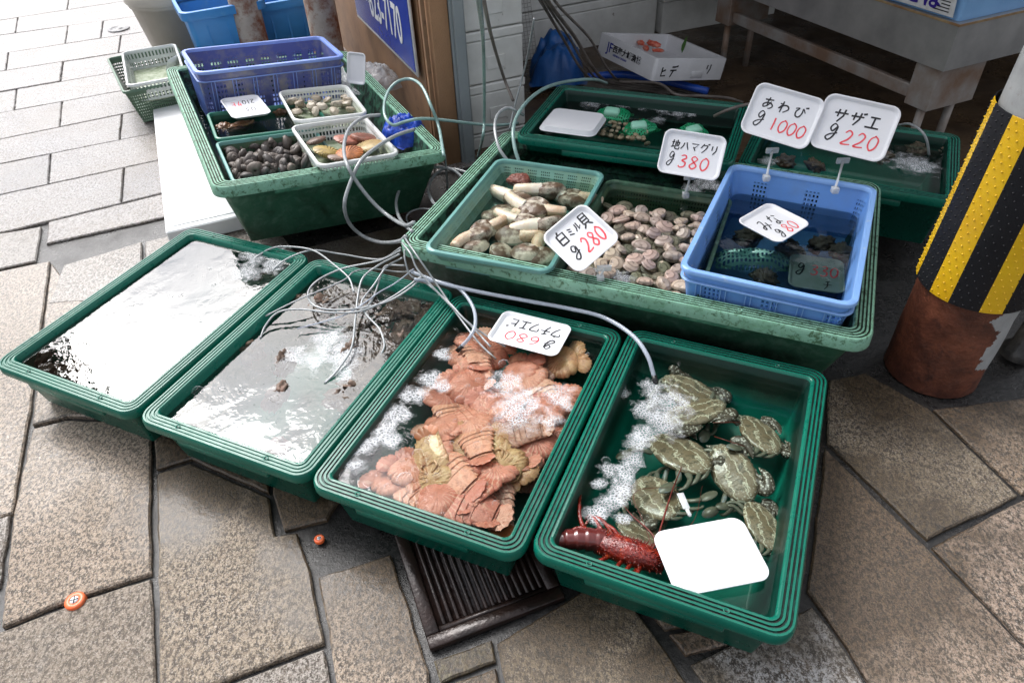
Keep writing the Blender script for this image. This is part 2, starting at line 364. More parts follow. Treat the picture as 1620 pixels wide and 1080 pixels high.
import bmesh
sb = MB(); tints = []
def inset_poly(pts, d):
    n = len(pts); out = []
    A = sum(pts[i].x*pts[(i+1) % n].y-pts[(i+1) % n].x*pts[i].y for i in range(n))
    if A < 0: pts = pts[::-1]
    for i in range(n):
        a, b, c = pts[i-1], pts[i], pts[(i+1) % n]
        e1 = (b-a).normalized(); e2 = (c-b).normalized()
        n1 = Vector((-e1.y, e1.x)); n2 = Vector((-e2.y, e2.x)); m = n1+n2
        m = m/max(.35, m.dot(n1)) if m.length > 1e-6 else n1
        out.append(b+m*d)
    return out
for pi_, (pts, tint) in enumerate(polys):
    q = inset_poly(pts, .0035); n = len(q); fine = []
    for i in range(n):
        a, b = q[i], q[(i+1) % n]; k = max(1, min(40, int((b-a).length/.03)))
        for j in range(k):
            p = a.lerp(b, j/k); w = noise.noise(Vector((p.x*14, p.y*14, pi_)))*.004+noise.noise(Vector((p.x*55, p.y*55, pi_)))*.0025
            e = (b-a).normalized(); fine.append(p+Vector((-e.y, e.x))*w)
    r1 = fine; r2 = [p for p in inset_poly(fine, .0045)] if True else fine
    if len(r2) != len(r1): r2 = r1
    A = sum(r1[i].x*r1[(i+1) % len(r1)].y-r1[(i+1) % len(r1)].x*r1[i].y for i in range(len(r1)))
    if A < 0: r1 = r1[::-1]
    c2 = []
    nn = len(r1); tilt = (rr_.uniform(-.003, .003), rr_.uniform(-.003, .003), rr_.uniform(0, .004))
    cx = sum((p for p in r1), Vector((0, 0)))/nn
    zz = lambda p: -.003+tilt[2]+tilt[0]*(p.x-cx.x)+tilt[1]*(p.y-cx.y)
    V = [(p.x, p.y, -.03) for p in r1]+[(p.x, p.y, zz(p)-.0045) for p in r1]+[(p.x+(cx.x-p.x)*.0, p.y, zz(p)) for p in r1]
    r3 = []
    for i in range(nn):
        a, b, c = r1[i-1], r1[i], r1[(i+1) % nn]; e = (c-a).normalized(); r3.append(b+Vector((-e.y, e.x))*.005)
    V = V[:2*nn]+[(p.x, p.y, zz(p)) for p in r3]
    F = []
    for s_ in range(2):
        for i in range(nn): F.append((s_*nn+i, s_*nn+(i+1) % nn, (s_+1)*nn+(i+1) % nn, (s_+1)*nn+i))
    F.append(tuple(range(2*nn, 3*nn)))
    sb.add(V, F); tints += [tint]*len(V)
pv = sb.build('pavement', m_pave, smooth=False)
ca = pv.data.color_attributes.new('tint', 'FLOAT_COLOR', 'POINT')
ca.data.foreach_set('color', [c for t_ in tints for c in (*t_, 1)])
tag(pv, kind='structure')

# dark recess with standing water beside the drain, and the puddle up the left
pd = MB()
def puddle(px, z):
    q = smooth_path([at(x, y, z) for x, y in px]+[at(*px[0], z)], 5)[:-1]; pd.add(q, [tuple(range(len(q)))[::-1]])
pm = NT('puddle_water'); 
gl = pm.n('ShaderNodeBsdfPrincipled'); gl.inputs['Base Color'].default_value = (.3, .3, .3, 1); gl.inputs['Roughness'].default_value = .03; gl.inputs['IOR'].default_value = 2.6; pm.l(gl.outputs[0], pm.out.inputs[0])


# iron drain grate
def pxmat(px, py, z, hx, hy):             # frame at a point with +Y towards a second pixel
    a = at(px, py, z); b = at(hx, hy, z); d = b-a
    return T(*a) @ RZ(math.atan2(d.y, d.x)-PI/2)
def quadM(corners, z=0.0, F=None, n=None, P0=None):
    """rectangle through four pixel corners BL,BR,TR,TL on a plane -> (matrix, w, l)"""
    if F is None and n is None: F = T(0, 0, z); h = 0
    elif n is not None:
        n = Vector(n).normalized(); x = Vector((0, 0, 1)).cross(n); x = x.normalized() if x.length > 1e-4 else Vector((1, 0, 0)); y = n.cross(x)
        F = Matrix((x, y, n)).transposed().to_4x4(); F.translation = P0
    else: F = F @ T(0, 0, z)
    N = (F.to_3x3() @ Vector((0, 0, 1))); P0 = F.translation; Fi = F.inverted()
    c = [Fi @ atp(x, y, P0, N) for x, y in corners]
    ctr = sum(c, Vector((0, 0, 0)))/4; ex = ((c[1]-c[0])+(c[2]-c[3])); ey = ((c[3]-c[0])+(c[2]-c[1]))
    a = math.atan2(ex.y, ex.x); b = math.atan2(ey.y, ey.x)-PI/2
    while b-a > PI: b -= 2*PI
    while b-a < -PI: b += 2*PI
    yaw = (a+b)/2
    return F @ T(ctr.x, ctr.y, 0) @ RZ(yaw), ex.length/2, ey.length/2
m_iron = M('rusty_iron', (.012, .008, .007), (.028, .015, .012), 14, .28, bump=.002, bscale=70, c3=(.05, .02, .012), scale3=20, amt3=(.62, .75), metal=.2, spec=.6)
Md, wd, ld = quadM([(681, 1030), (905, 945), (800, 820), (622, 862)], -.012)
gA = at(681, 1030, -.002); gB = at(894, 947, -.002); gd = (gB-gA); wd = gd.length; ld = .62; Md = T(*gA) @ RZ(math.atan2(gd.y, gd.x)) @ T(wd/2, ld/2, 0); dg = empty('drain_grate', Md, 'dark rusty iron drain grate half under the tub of slipper lobsters', 'drain grate')
f = MB(); fw = .035
f.box(-wd/2, wd/2, -ld/2, -ld/2+fw, -.01, .013, bev=.003).box(-wd/2, -wd/2+fw, -ld/2+fw+.001, ld/2, -.01, .0125, bev=.003).box(wd/2-fw, wd/2, -ld/2+fw+.001, ld/2, -.01, .0128, bev=.003)
f.build('frame', m_iron, dg)
b = MB(); x = -wd/2+fw+.012
b.box(-wd/2+fw+.001, wd/2-fw-.001, -ld/2+fw+.001, ld/2, -.012, .002)
while x < wd/2-fw-.008: b.box(x, x+.011, -ld/2+fw+.015, ld/2, .0025, .011, bev=.003); x += .019
b.box(-wd/2+fw+.002, wd/2-fw-.002, -ld/2+fw+.002, -ld/2+fw+.014, .0022, .0095); b.build('bars', m_iron, dg)

# orange survey markers
m_or = M('orange_plastic', (.85, .12, .02), (.7, .16, .06), 60, .35)
for (px, py, s, lab) in ((119, 950, 1.0, 'orange survey marker with a black cross set in the joint, lower left'), (505, 852, .55, 'small orange survey marker in the dark wet hollow beside the drain grate')):
    e_ = empty('survey_marker', T(*at(px, py, .001)) @ RZ(.3) @ SC(s), lab, 'marker', 'orange survey markers on the paving')
    d = MB(); R_ = .026
    d.loft([[(r*math.cos(2*PI*k/28), r*math.sin(2*PI*k/28), z) for k in range(28)] for r, z in ((R_, -.012), (R_, .003), (R_*.93, .006), (R_*.55, .007), (R_*.48, .0055), (R_*.42, .0055))], top=True); d.build('disc', m_or, e_)
    d = MB(); d.loft([[(R_*.4*math.cos(2*PI*k/20), R_*.4*math.sin(2*PI*k/20), z) for k in range(20)] for z in (.0045, .0075)], top=True); h_ = d.build('centre', m_foamw, e_)
    d = MB(); d.box(-.0105, .0105, -.0012, .0012, .0077, .0083).box(-.0012, .0012, -.0105, .0105, .0078, .0085); d.build('cross', m_ink, h_)
# round utility cover up the left
e_ = MB(); c0 = at(188, 46, .002)
e_.loft([[(r*math.cos(2*PI*k/32), r*math.sin(2*PI*k/32), z) for k in range(32)] for r, z in ((.085, -.02), (.085, .004), (.08, .007), (.06, .007), (.058, .004), (.03, .004), (.028, .008), (.001, .008))])
tag(e_.build('valve_cover', M('grey_cast_iron', (.25, .25, .26), (.15, .15, .15), 20, .3), M=T(*c0)), 'small round grey iron cover set in the far left paving', 'cover')

# ------------------------------------------------------------------ tubs and baskets
def rr(w, l, r, n=6):
    r = max(.002, min(r, w/2-.001, l/2-.001)); out = []
    for cx, cy, a0 in ((w/2-r, -l/2+r, -PI/2), (w/2-r, l/2-r, 0), (-w/2+r, l/2-r, PI/2), (-w/2+r, -l/2+r, PI)):
        for k in range(n+1):
            a = a0+PI/2*k/n; out.append((cx+r*math.cos(a), cy+r*math.sin(a)))
    return out
def rings(w, l, r, prof, n=6):
    return [[(x, y, z) for x, y in rr(w-2*i, l-2*i, max(.006, r-i*.7), n)] for i, z in prof]
def uvrings(w, l, r, prof, n=6):
    base = rr(w, l, r, n); U = [0]
    for a, b in zip(base, base[1:]): U.append(U[-1]+math.dist(a, b))
    return [(u, z) for i, z in prof for u in U]
def tub(Mrim, w, l, h, label, mats, rim=.045, taper=.06, lip=.032, group=None, ledge=True, rad=.05, grooves=3, holes=True):
    """Mrim: frame at the centre of the rim plane. Root sits at the tub's base."""
    body, rimm, groove, inner = mats
    root = empty('seafood_tub', Mrim @ T(0, 0, -h), label, 'tub', group)
    b = MB()
    b.loft(rings(w, l, rad, [(taper+.012, 0), (taper, .008), (.032, h-.045), (.02, h-.044), (.02, h-lip-.002)]), 0, bottom=True)
    b.loft(rings(w, l, rad, [(rim, h-.003), (rim+.006, h-.02), (rim+.008, h-.03), (taper+.02, .03), (taper+.035, .014)]), 1, top=True)
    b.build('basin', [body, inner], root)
    r_ = MB(); prof = [(.008, h-lip), (0.0, h-lip), (-.001, h-lip+.004), (0, h-.006), (.004, h)]; gi = []
    span = (rim-.012)/grooves
    for k in range(grooves):
        x = .009+k*span
        prof += [(x, h), (x+.0015, h-.0035), (x+.004, h-.0035), (x+.0055, h)]
    prof += [(rim-.003, h+.0008), (rim, h-.002), (rim+.003, h-.012)]
    r_.loft(rings(w, l, rad, prof), 0)
    n = 28
    gr = set()
    for k in range(grooves): b0 = 5+k*4; gr |= {b0, b0+1, b0+2}
    for i in range(len(r_.F)):
        if (i//n) in gr: r_.mi[i] = 1
    ro = edge_soft(r_.build('rim', [rimm, groove], root), 50)
    if holes:
        for sy in (-1, 1):
            for sx in (-.26, .26):
                q = MB(); q.loft([[(sx*w+r0*math.cos(2*PI*k/14), sy*(l/2-rim*.55)+r0*math.sin(2*PI*k/14), h+z) for k in range(14)] for r0, z in ((.0075, -.001), (.0075, .0014), (.005, .0014), (.0048, -.0005), (.0001, -.0005))])
                for i in range(len(q.F)): q.mi[i] = 1 if i >= 42 else 0
                q.build('rim_hole', [rimm, m_black], ro)
    if ledge:
        for sy in (-1, 1):
            q = MB(); y0 = sy*(l/2-.036); y1 = sy*(l/2-.004)
            q.box(-w*.27, w*.27, min(y0, y1), max(y0, y1), h-.064, h-.034, bev=.004); q.build('grip_ledge', body, root)
    return root
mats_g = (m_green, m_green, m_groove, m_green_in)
mats_m = (m_moss, m_mossrim, m_mossgroove, m_mossin)
mats_new = (m_green, m_green, m_green, m_green)

TUBP = [(-1.228, 2.043, -.451), (-.658, 1.767, -.442), (-.099, 1.495, -.432), (.483, 1.257, -.432)]
TW, TL_, TH_ = .616, .91, .21
tl = ['green tub at the far left, its water mirroring the white sky', 'green tub of brown turban shells with thin hoses looped over it', 'green tub crowded with pink slipper lobsters and bubbles', 'green tub at the front right holding crabs, a red lobster and a blank white tray']
FR = []
for i, (x, y, a) in enumerate(TUBP):
    Mr = T(x, y, TH_) @ RZ(a); FR.append(Mr)
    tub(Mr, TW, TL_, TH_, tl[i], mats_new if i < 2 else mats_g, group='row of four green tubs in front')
def loc(Fm, px, py, h):                   # pixel -> local point of a frame at height h above it
    N = Fm.to_3x3() @ Vector((0, 0, 1)); P0 = Fm @ Vector((0, 0, h)); return Fm.inverted() @ atp(px, py, P0, N)
def inM(Fm, px, py, h, hx=None, hy=None, yaw=0):
    a = loc(Fm, px, py, h)
    if hx is not None: b_ = loc(Fm, hx, hy, h); d = b_-a; yaw = math.atan2(d.y, d.x)-PI/2
    return Fm @ T(*a) @ RZ(yaw)
def water_sheet(Fm, w, l, h, mat, label, rad=.03, name='tub_water'):
    q = MB(); pts = rr(w, l, rad, 5); q.add([(x, y, h) for x, y in pts], [tuple(range(len(pts)))])
    return tag(q.build(name, mat, M=Fm), label, 'water', kind='stuff')
m_w1 = water('still_clear_water', (.8, .86, .84), .0028, 12, ior=2.3, detail=3, patch=True)
m_w2 = water('rippled_clear_water', (.85, .88, .86), .0028, 13, ior=1.68, detail=3, patch=True)
m_w3 = water('bubbling_water', (.92, .93, .88), .0015, 12, ior=1.4, detail=2)
m_w4 = water('clear_green_water', (.87, .94, .9), .0010, 8, ior=1.3, detail=2)
IW, IL = TW-.104, TL_-.104
water_sheet(FR[0], IW, IL, -.018, m_w1, 'still water of the far left tub mirroring the white sky')
water_sheet(FR[1], IW, IL, -.030, m_w2, 'rippled water over the brown turban shells')
water_sheet(FR[2], IW, IL, -.022, m_w3, 'bubbling water over the pink slipper lobsters')
water_sheet(FR[3], IW-.01, IL-.01, -.034, m_w4, 'clear water of the crab tub')

# big weathered tubs
E0, EW, EL = quadM([(633, 384), (1380, 549), (1396, 290), (796, 204)], .34)
tub(E0, EW, EL, .33, 'large weathered green tub in the middle holding two clam baskets and a blue crate', mats_m, rim=.055, taper=.12, lip=.045, rad=.06, grooves=4, holes=True, group='large weathered tubs')
# tub A leans: left side rests on the styrofoam slab
za = lambda px, py, z: at(px, py, z)
a0 = za(337, 300, .43); a1 = za(711, 240, .34); a3 = za(290, 119, .43)
ex = (a1-a0).normalized(); ey = (a3-a0); ey = (ey-ex*ey.dot(ex)).normalized(); ez = ex.cross(ey)
AW, AL = (a1-a0).length, 1.52
A0 = Matrix((ex, ey, ez)).transposed().to_4x4(); A0.translation = a0+ex*AW/2+ey*AL/2
tub(A0, AW, AL, .32, 'large weathered green tub at the upper left holding baskets, half on a styrofoam slab', mats_m, rim=.055, taper=.11, lip=.045, rad=.06, grooves=4, group='large weathered tubs')
D0, DW, DL = quadM([(818, 216), (1163, 262), (1185, 168), (884, 129)], .37)
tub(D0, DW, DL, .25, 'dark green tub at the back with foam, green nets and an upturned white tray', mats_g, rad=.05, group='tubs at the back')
G0, GW, GL = quadM([(1176, 262), (1500, 320), (1536, 212), (1200, 172)], .30)
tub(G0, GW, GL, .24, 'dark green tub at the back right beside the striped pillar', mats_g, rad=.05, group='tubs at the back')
m_wd = water('dark_tub_water', (.7, .78, .74), .002, 9, ior=1.4)
water_sheet(E0, EW-.14, EL-.14, -.045, m_wd, 'shallow water of the large middle tub', name='tub_water')
water_sheet(A0, AW-.17, AL-.17, -.145, water('grey_green_water', (.6, .66, .62), .004, 14, ior=1.5), 'dark water of the upper left tub')  # tint darkens what lies under this water
water_sheet(D0, DW-.12, DL-.12, -.055, m_wd, 'water of the back tub with the green nets')
water_sheet(G0, GW-.12, GL-.12, -.035, m_w4, 'water of the back right tub')

def basket(Mrim, w, l, h, label, mrim, mwall, rimw=.012, taper=.03, rad=.035, name='basket', group=None, thick=.003, floor=None, wave=0, lip=.014, cat='basket'):
    root = empty(name, Mrim @ T(0, 0, -h), label, cat, group)
    b = MB(); pr = [(taper, 0.004), (rimw*.55, h-.004)]; nz = 6
    prof = [(taper+(rimw*.55-taper)*k/nz, .004+(h-.008)*k/nz) for k in range(nz+1)]
    for off in (0, thick):
        R_ = rings(w, l, rad, [(i+off, z) for i, z in prof])
        for r_ in R_: r_.append(r_[0])
        n_ = len(R_[0]); base = rr(w, l, rad); U = [0]
        for a, c in zip(base, base[1:]+base[:1]): U.append(U[-1]+math.dist(a, c))
        uv = [(u, z-h) for i, z in prof for u in U]
        b.loft(R_, 0, uv=uv, closed=False)
    b.build('mesh_wall', mwall, root, uv=True)
    if floor is None and mrim is m_wb: floor = m_wbf
    q = MB(); q.loft(rings(w, l, rad, [(taper-.001, 0), (taper-.001, .006), (taper+.01, .006)]), bottom=True, top=True); q.build('bottom', floor or mrim, root)
    q = MB(); q.loft(rings(w, l, rad, [(.004, h-lip), (0, h-lip+.001), (0, h-.003), (.002, h), (rimw-.003, h+.001), (rimw, h-.003), (rimw+.001, h-lip)]))
    edge_soft(q.build('rim', mrim, root), 50)
    return root
Bt, tw, tl_ = quadM([(659, 391), (868, 434), (962, 268), (792, 254)], .03, E0)
basket(Bt, tw, tl_, .10, 'pale teal mesh basket of large siphoned clams in the middle tub', m_teal, m_teal_l, .017, .055, .045, group='baskets inside the large middle tub')
Bd, dw, dl = quadM([(872, 436), (1094, 482), (1170, 312), (955, 282)], -.012, E0)
basket(Bd, dw, dl, .11, 'mossy dark green mesh basket filled with small brown clams', m_dkb, m_dkb_l, .014, .045, .045, group='baskets inside the large middle tub')

def crate(Mrim, w, l, h, label, mrim, mwall, group=None, taper=.035, band=.045, ribs=5, name='plastic_crate', rimw=.02, rad=.045):
    root = basket(Mrim, w, l, h, label, mrim, mwall, rimw, taper, rad, name, group, .006, lip=.014, cat='crate')
    q = MB(); zb = h-band
    q.loft(rings(w, l, rad, [(.012, zb), (.003, zb), (.003, zb+.004), (.012, zb+.004)])); q.build('stiffening_band', mrim, root)
    for sy in (-1, 1):
        for k in range(ribs+1):
            x = (-.5+k/ribs)*(w-.14)
            for dx in (-.008, .008):
                y = sy*(l/2-.007); yb = sy*(l/2-taper+.003)
                V = [(x+dx-.0015, y, zb), (x+dx+.0015, y, zb), (x+dx+.0015, y-sy*.006, zb), (x+dx-.0015, y-sy*.006, zb), (x+dx-.0015, yb, .01), (x+dx+.0015, yb, .01), (x+dx+.0015, yb-sy*.006, .01), (x+dx-.0015, yb-sy*.006, .01)]
                MB().add(V, [(0,1,2,3),(4,7,6,5),(0,4,5,1),(1,5,6,2),(2,6,7,3),(3,7,4,0)]).build('rib', mrim, root, smooth=False)
    for sx in (-1, 1):
        for k in range(ribs+1):
            y = (-.5+k/ribs)*(l-.14); x = sx*(w/2-.007); xb = sx*(w/2-taper+.003)
            V = [(x, y-.0015, zb), (x, y+.0015, zb), (x-sx*.006, y+.0015, zb), (x-sx*.006, y-.0015, zb), (xb, y-.0015, .01), (xb, y+.0015, .01), (xb-sx*.006, y+.0015, .01), (xb-sx*.006, y-.0015, .01)]
            MB().add(V, [(0,3,2,1),(4,5,6,7),(0,1,5,4),(1,2,6,5),(2,3,7,6),(3,0,4,7)]).build('rib', mrim, root, smooth=False)
    return root
Bb, bw, bl = quadM([(1086, 424), (1352, 490), (1393, 296), (1146, 256)], .085, E0)
crate(Bb, bw, bl, .21, 'sky blue plastic crate with dark water standing in the middle tub', m_blue, m_blue_l, taper=.04)
q = MB(); pts = rr(bw-.075, bl-.075, .04); q.add([(x, y, -.10) for x, y in pts], [tuple(range(len(pts)))]); tag(q.build('crate_water', water('murky_crate_water', (.45, .56, .58), .002, 9, ior=1.45), M=Bb), 'dark water inside the sky blue crate', 'water', kind='stuff')
# things in tub A
Bn, nw, nl = quadM([(306, 122), (528, 86), (513, 50), (297, 84)], .15, A0)
print('navy', nw, nl, 'teal', tw, tl_, 'dark', dw, dl, 'blue', bw, bl, 'E', EW, EL, 'A', AW, AL, 'D', DW, DL, 'G', GW, GL, 'drain', wd)
crate(Bn, nw, nl, .27, 'dark blue perforated crate at the back of the upper left tub', m_navy, m_navy_l, ribs=6, taper=.03, band=.05)
Bg1, w1, l1 = quadM([(340, 224), (520, 196), (500, 160), (327, 178)], -.01, A0)
basket(Bg1, w1, l1, .12, 'solid green tray tub with brown sea creatures under a price tray', m_teal if 0 else plastic('plain_green_plastic', (.03, .2, .14)), plastic('plain_green_wall', (.02, .12, .08)), .014, .02, .03, 'tray_tub', cat='tub')
Bg2, w2, l2 = quadM([(366, 289), (540, 262), (500, 202), (341, 226)], -.015, A0)
basket(Bg2, w2, l2, .1, 'green mesh basket full of dark grey turban snails', m_teal, m_dkb_l, .014, .025, .03)
Bw1, w3, l3 = quadM([(462, 192), (581, 179), (549, 131), (442, 145)], .04, A0)
basket(Bw1, w3, l3, .075, 'small white basket of pale clams resting on the green tray tub', m_wb, m_wb_l, .012, .022, .045, group='white baskets in the upper left tub')
Bw2, w4, l4 = quadM([(496, 266), (629, 241), (579, 180), (468, 200)], .03, A0)
basket(Bw2, w4, l4, .09, 'white basket of yellow and orange scallops nearest the tub edge', m_wb, m_wb_l, .013, .022, .04, group='white baskets in the upper left tub')
m_wc = water('calm_basket_water', (.85, .9, .87), .0003, 9, ior=1.2)
0 and water_sheet(Bg2, w2-.06, l2-.06, -.016, m_wc, 'water over the dark turban snails', name='basket_water')
water_sheet(Bg1, w1-.05, l1-.05, -.03, m_w3, 'water in the solid green tray tub', name='basket_water')
water_sheet(Bt, tw-.06, tl_-.06, -.045, m_wc, 'shallow water in the teal basket', name='basket_water')
# stacked baskets on the pavement at the far left
Bs, w5, l5 = quadM([(188, 150), (296, 122), (292, 66), (176, 93)], .22)
basket(Bs, w5, l5, .21, 'dull green slotted basket standing on the pavement by the styrofoam slab', m_gb, m_gb_l, .014, .05, .03)
Bs2, w6, l6 = quadM([(198, 138), (291, 118), (281, 68), (193, 82)], .25)
basket(Bs2, w6, l6, .12, 'off-white slotted basket nested in the dull green basket', m_wb, lattice('off_white_slotted_wall', (.6, .63, .6), .022, .05, .5, .62, -.5, -.02, None, 1, col2=(.5, .53, .5)), .014, .03, .04)
# ------------------------------------------------------------------ the building and the shop behind
Q = at(702, 262, 0); BA = math.radians(22.5); B = T(*Q) @ RZ(BA)
m_stucco = M('orange_stucco', (.42, .24, .13), (.36, .2, .105), 7, .8, bump=.004, bscale=130, c3=(.12, .11, .05), scale3=3.5, amt3=(.58, .72))
m_stucco2 = M('stained_brown_panel', (.3, .17, .09), (.2, .11, .06), 6, .6, bump=.001, bscale=60, c3=(.1, .05, .03), scale3=12, amt3=(.6, .7))
m_greypost = M('grey_painted_steel', (.3, .33, .34), (.25, .28, .29), 4, .45, c3=(.1, .11, .09), scale3=10, amt3=(.66, .75))
m_dark = M('dark_shop_surface', (.12, .11, .1), (.09, .08, .07), 2, .6)
m_fac = M('facade_render', (.05, .047, .045), (.035, .033, .03), 2, .8)
bd = empty('shop_building', B, 'shop building with an orange stucco corner beside the grey steel post', 'building')
q = MB(); q.box(.012, .1, 0, .14, -.02, 1.6, bev=.004); q.build('corner_pier', m_stucco, bd, T())
q = MB(); q.box(.0, .1, .0, 3.05, 1.601, 6.5); q.build('unseen_dark_wall', m_fac, bd, T(), smooth=False)  # unseen upper wall, given a darker colour so tub reflections stay dark
q = MB(); q.box(.0, .1, .141, 3.05, -.02, 1.6).box(-.02, -.0005, .03, .055, 0, 1.59); q.build('side_wall', m_stucco2, bd, T(), smooth=False)
q = MB(); q.box(.102, .175, -.012, .1, -.02, 2.35, bev=.003).box(.115, .165, -.028, -.0125, -.02, 2.35, bev=.003); q.build('door_post', m_greypost, bd, T(), smooth=False)
q = MB(); q.box(.101, 9, .03, .25, 3.0, 6.5).box(.101, .175, .03, .25, 2.352, 2.999); q.build('upper_wall', m_fac, bd, T(), smooth=False)
q = MB(); q.box(.11, 9, 3.0, 3.1, -.02, 2.99).box(.11, 9, .26, 3.1, 3.0, 3.08).box(8.9, 9, .3, 3.0, -.02, 2.99); q.build('shop_interior', m_dark, bd, T(), smooth=False)
m_awn = M('brown_awning_canvas', (.16, .1, .07), (.12, .075, .055), 3, .8)
q = MB(); q.add([(.3, .02, 3.35), (9, .02, 3.35), (9, -.6, 3.1), (.3, -.6, 3.1), (.3, .02, 3.33), (9, .02, 3.33), (9, -.6, 3.08), (.3, -.6, 3.08)], [(0,3,2,1),(4,5,6,7),(0,4,7,3),(1,2,6,5),(3,7,6,2)]); q.build('awning', m_awn, bd, T(), smooth=False)
q = MB(); q.box(.18, 9, -1.35, 3.0, -.02, .0025)
def floor_mat():
    t = NT('wet_brown_concrete'); p = t.pos(); n = t.noise(p, 6, 7, .7)
    col = t.mix(t.ramp(n, [(.35, 0.), (.65, 1.)]), (.05, .03, .018), (.13, .085, .05))
    t.bsdf(col, t.ramp(t.noise(p, 4, 4), [(.35, .15), (.6, .5)]), t.bump(t.noise(p, 50, 5), .002, .6)); return t.m
tag(q.build('shop_floor', floor_mat(), M=B, smooth=False), kind='structure')
# blue phone sign on the side wall
def atB(px, py, x=None, y=None):          # pixel -> point on a wall plane of the building frame, in that frame
    if x is not None: P0 = B @ Vector((x, 0, 0)); n = B.to_3x3() @ Vector((1, 0, 0))
    else: P0 = B @ Vector((0, y, 0)); n = B.to_3x3() @ Vector((0, 1, 0))
    return B.inverted() @ atp(px, py, P0, n)
s0 = atB(664, 118, x=-.02); s1 = atB(569, 30, x=-.02)
m_sblue = M('sign_blue_enamel', (.012, .04, .32), (.01, .03, .26), 4, .25); m_swhite = M('sign_white_paint', (.75, .77, .78), (.6, .6, .58), 20, .4)
zb = (s0.z+s1.z)/2; y0, y1 = s0.y, s1.y
sg = empty('phone_sign', B @ T(-.02, (y0+y1)/2, zb), 'blue enamel sign with white border and phone number on the brown side wall', 'sign')
L_ = y1-y0
q = MB(); q.box(-.012, -.001, -L_/2, L_/2, 0, 1.1, bev=.002); q.build('border', m_swhite, sg, T())
q = MB(); q.box(-.015, -.0125, -L_/2+.02, L_/2-.02, .02, 1.08); q.build('face', m_sblue, sg, T(), smooth=False)
def textmesh(txt, size, mat, parent, M_, name='lettering', sx=1.0, thick=.0008, bold=0.0):
    cu = bpy.data.curves.new('t', 'FONT'); cu.body = txt; cu.size = size; cu.extrude = thick; cu.offset = bold
    o = bpy.data.objects.new('t', cu); COL.objects.link(o); dgp = bpy.context.evaluated_depsgraph_get(); dgp.update()
    me = bpy.data.meshes.new_from_object(o.evaluated_get(dgp)); bpy.data.objects.remove(o)
    me.materials.clear(); me.materials.append(mat); r = bpy.data.objects.new(name, me); COL.objects.link(r)
    r.parent = parent; r.matrix_local = M_ @ Matrix.Diagonal((sx, 1, 1, 1)); return r
# letters run from the far end towards the corner: text x axis = -Y of the building, up = Z, facing -X
WX = Matrix(((0, 0, -1, 0), (-1, 0, 0, 0), (0, 1, 0, 0), (0, 0, 0, 1)))
def glyph_size(a, b): return (atB(*a, x=-.036)-atB(*b, x=-.036))
d0 = atB(588, 24, x=-.036)                # bottom of the 8
d1 = atB(648, 80, x=-.036)                # bottom of the final 0
print('sign', s0, s1, d0, d1)
hgt = .18
textmesh('823-7170', hgt/.72, m_swhite, sg, T(-.0165, d0.y-(y0+y1)/2+.01, d1.z-zb) @ WX, sx=(d0.y-d1.y)/(hgt/.72*4.35), bold=.003)
textmesh('FAX', .085, m_swhite, sg, T(-.0165, d0.y-(y0+y1)/2+.135, d1.z-zb+.06) @ WX, sx=.75, bold=.001)
textmesh('鮮魚', .34, m_swhite, sg, T(-.0165, .35, .42) @ WX, bold=.004)

# rusty posts, bins, bucket up the left
m_rust = M('rusting_painted_post', (.36, .33, .3), (.28, .24, .21), 9, .6, bump=.002, bscale=80, c3=(.16, .05, .02), scale3=7, amt3=(.46, .6))
for (px, py, r, lab) in ((420, 135, .09, 'left one of two rusting round posts behind the dark blue crate'), (530, 128, .095, 'right one of two rusting round posts, beside the brown side wall')):
    c = at(px, py, 0); q = MB(); q.loft([[(rr1*math.cos(2*PI*k/24), rr1*math.sin(2*PI*k/24), z) for k in range(24)] for rr1, z in ((r*1.15, 0), (r*1.15, .02), (r, .03), (r*.99, 1.5), (r*.98, 2.3))], top=True)
    tag(q.build('rusty_post', m_rust, M=T(*c)), lab, 'post', 'rusting posts')
m_bin = M('bright_blue_bin_plastic', (.04, .25, .62), (.035, .2, .52), 3, .4, c3=(.12, .32, .55), scale3=9, amt3=(.6, .75))
def bin_(c, yaw, w, l, h, lab, m, tp=.05):
    root = empty('storage_bin', T(*c) @ RZ(yaw), lab, 'bin', 'blue storage bins behind the posts')
    q = MB(); q.loft(rings(w, l, .05, [(tp, 0), (tp*.2, h-.03)]), bottom=True).loft(rings(w, l, .05, [(tp*.2+.004, h-.03), (tp+.004, .01)]), top=True); q.build('body', m, root)
    q = MB(); q.loft(rings(w+.03, l+.03, .06, [(.015, h-.05), (.002, h-.05), (0, h-.045), (0, h-.003), (.004, h), (.02, h), (.022, h-.02)])); edge_soft(q.build('rim', m, root), 50)
    for k in (-1, 0, 1): MB().box(k*w*.25-.006, k*w*.25+.006, -l/2-.0+tp*.3, -l/2+tp*.3+.012, .08, h-.055).build('rib', m, root, T(), smooth=False)
    return root
c = at(288, 22, .52); u = Vector((math.cos(.45), math.sin(.45), 0)); v_ = Vector((-math.sin(.45), math.cos(.45), 0))
c2 = c+u*.24+v_*.2; bin_((c2.x, c2.y, 0), .45, .48, .38, .52, 'bright blue storage bin next to the beige bucket', m_bin)
c3 = at(440, 12, .42)+v_*.16+u*.05; bin_((c3.x, c3.y, 0), .45, .42, .34, .46, 'bright blue storage bin seen between the two rusty posts', m_bin)
m_beige = M('beige_bucket_plastic', (.5, .47, .42), (.44, .41, .36), 4, .4)
c = at(262, -4, .45); bu = empty('bucket', T(c.x-.02, c.y+.12, 0), 'large beige bucket with a lid left of the blue bins', 'bucket')
cir = lambda r, z, n=36: [(r*math.cos(2*PI*k/n), r*math.sin(2*PI*k/n), z) for k in range(n)]
q = MB(); q.loft([cir(r, z) for r, z in ((.19, 0), (.2, .01), (.265, .4), (.275, .4), (.28, .44), (.27, .44))], bottom=True); q.build('body', m_beige, bu, T())
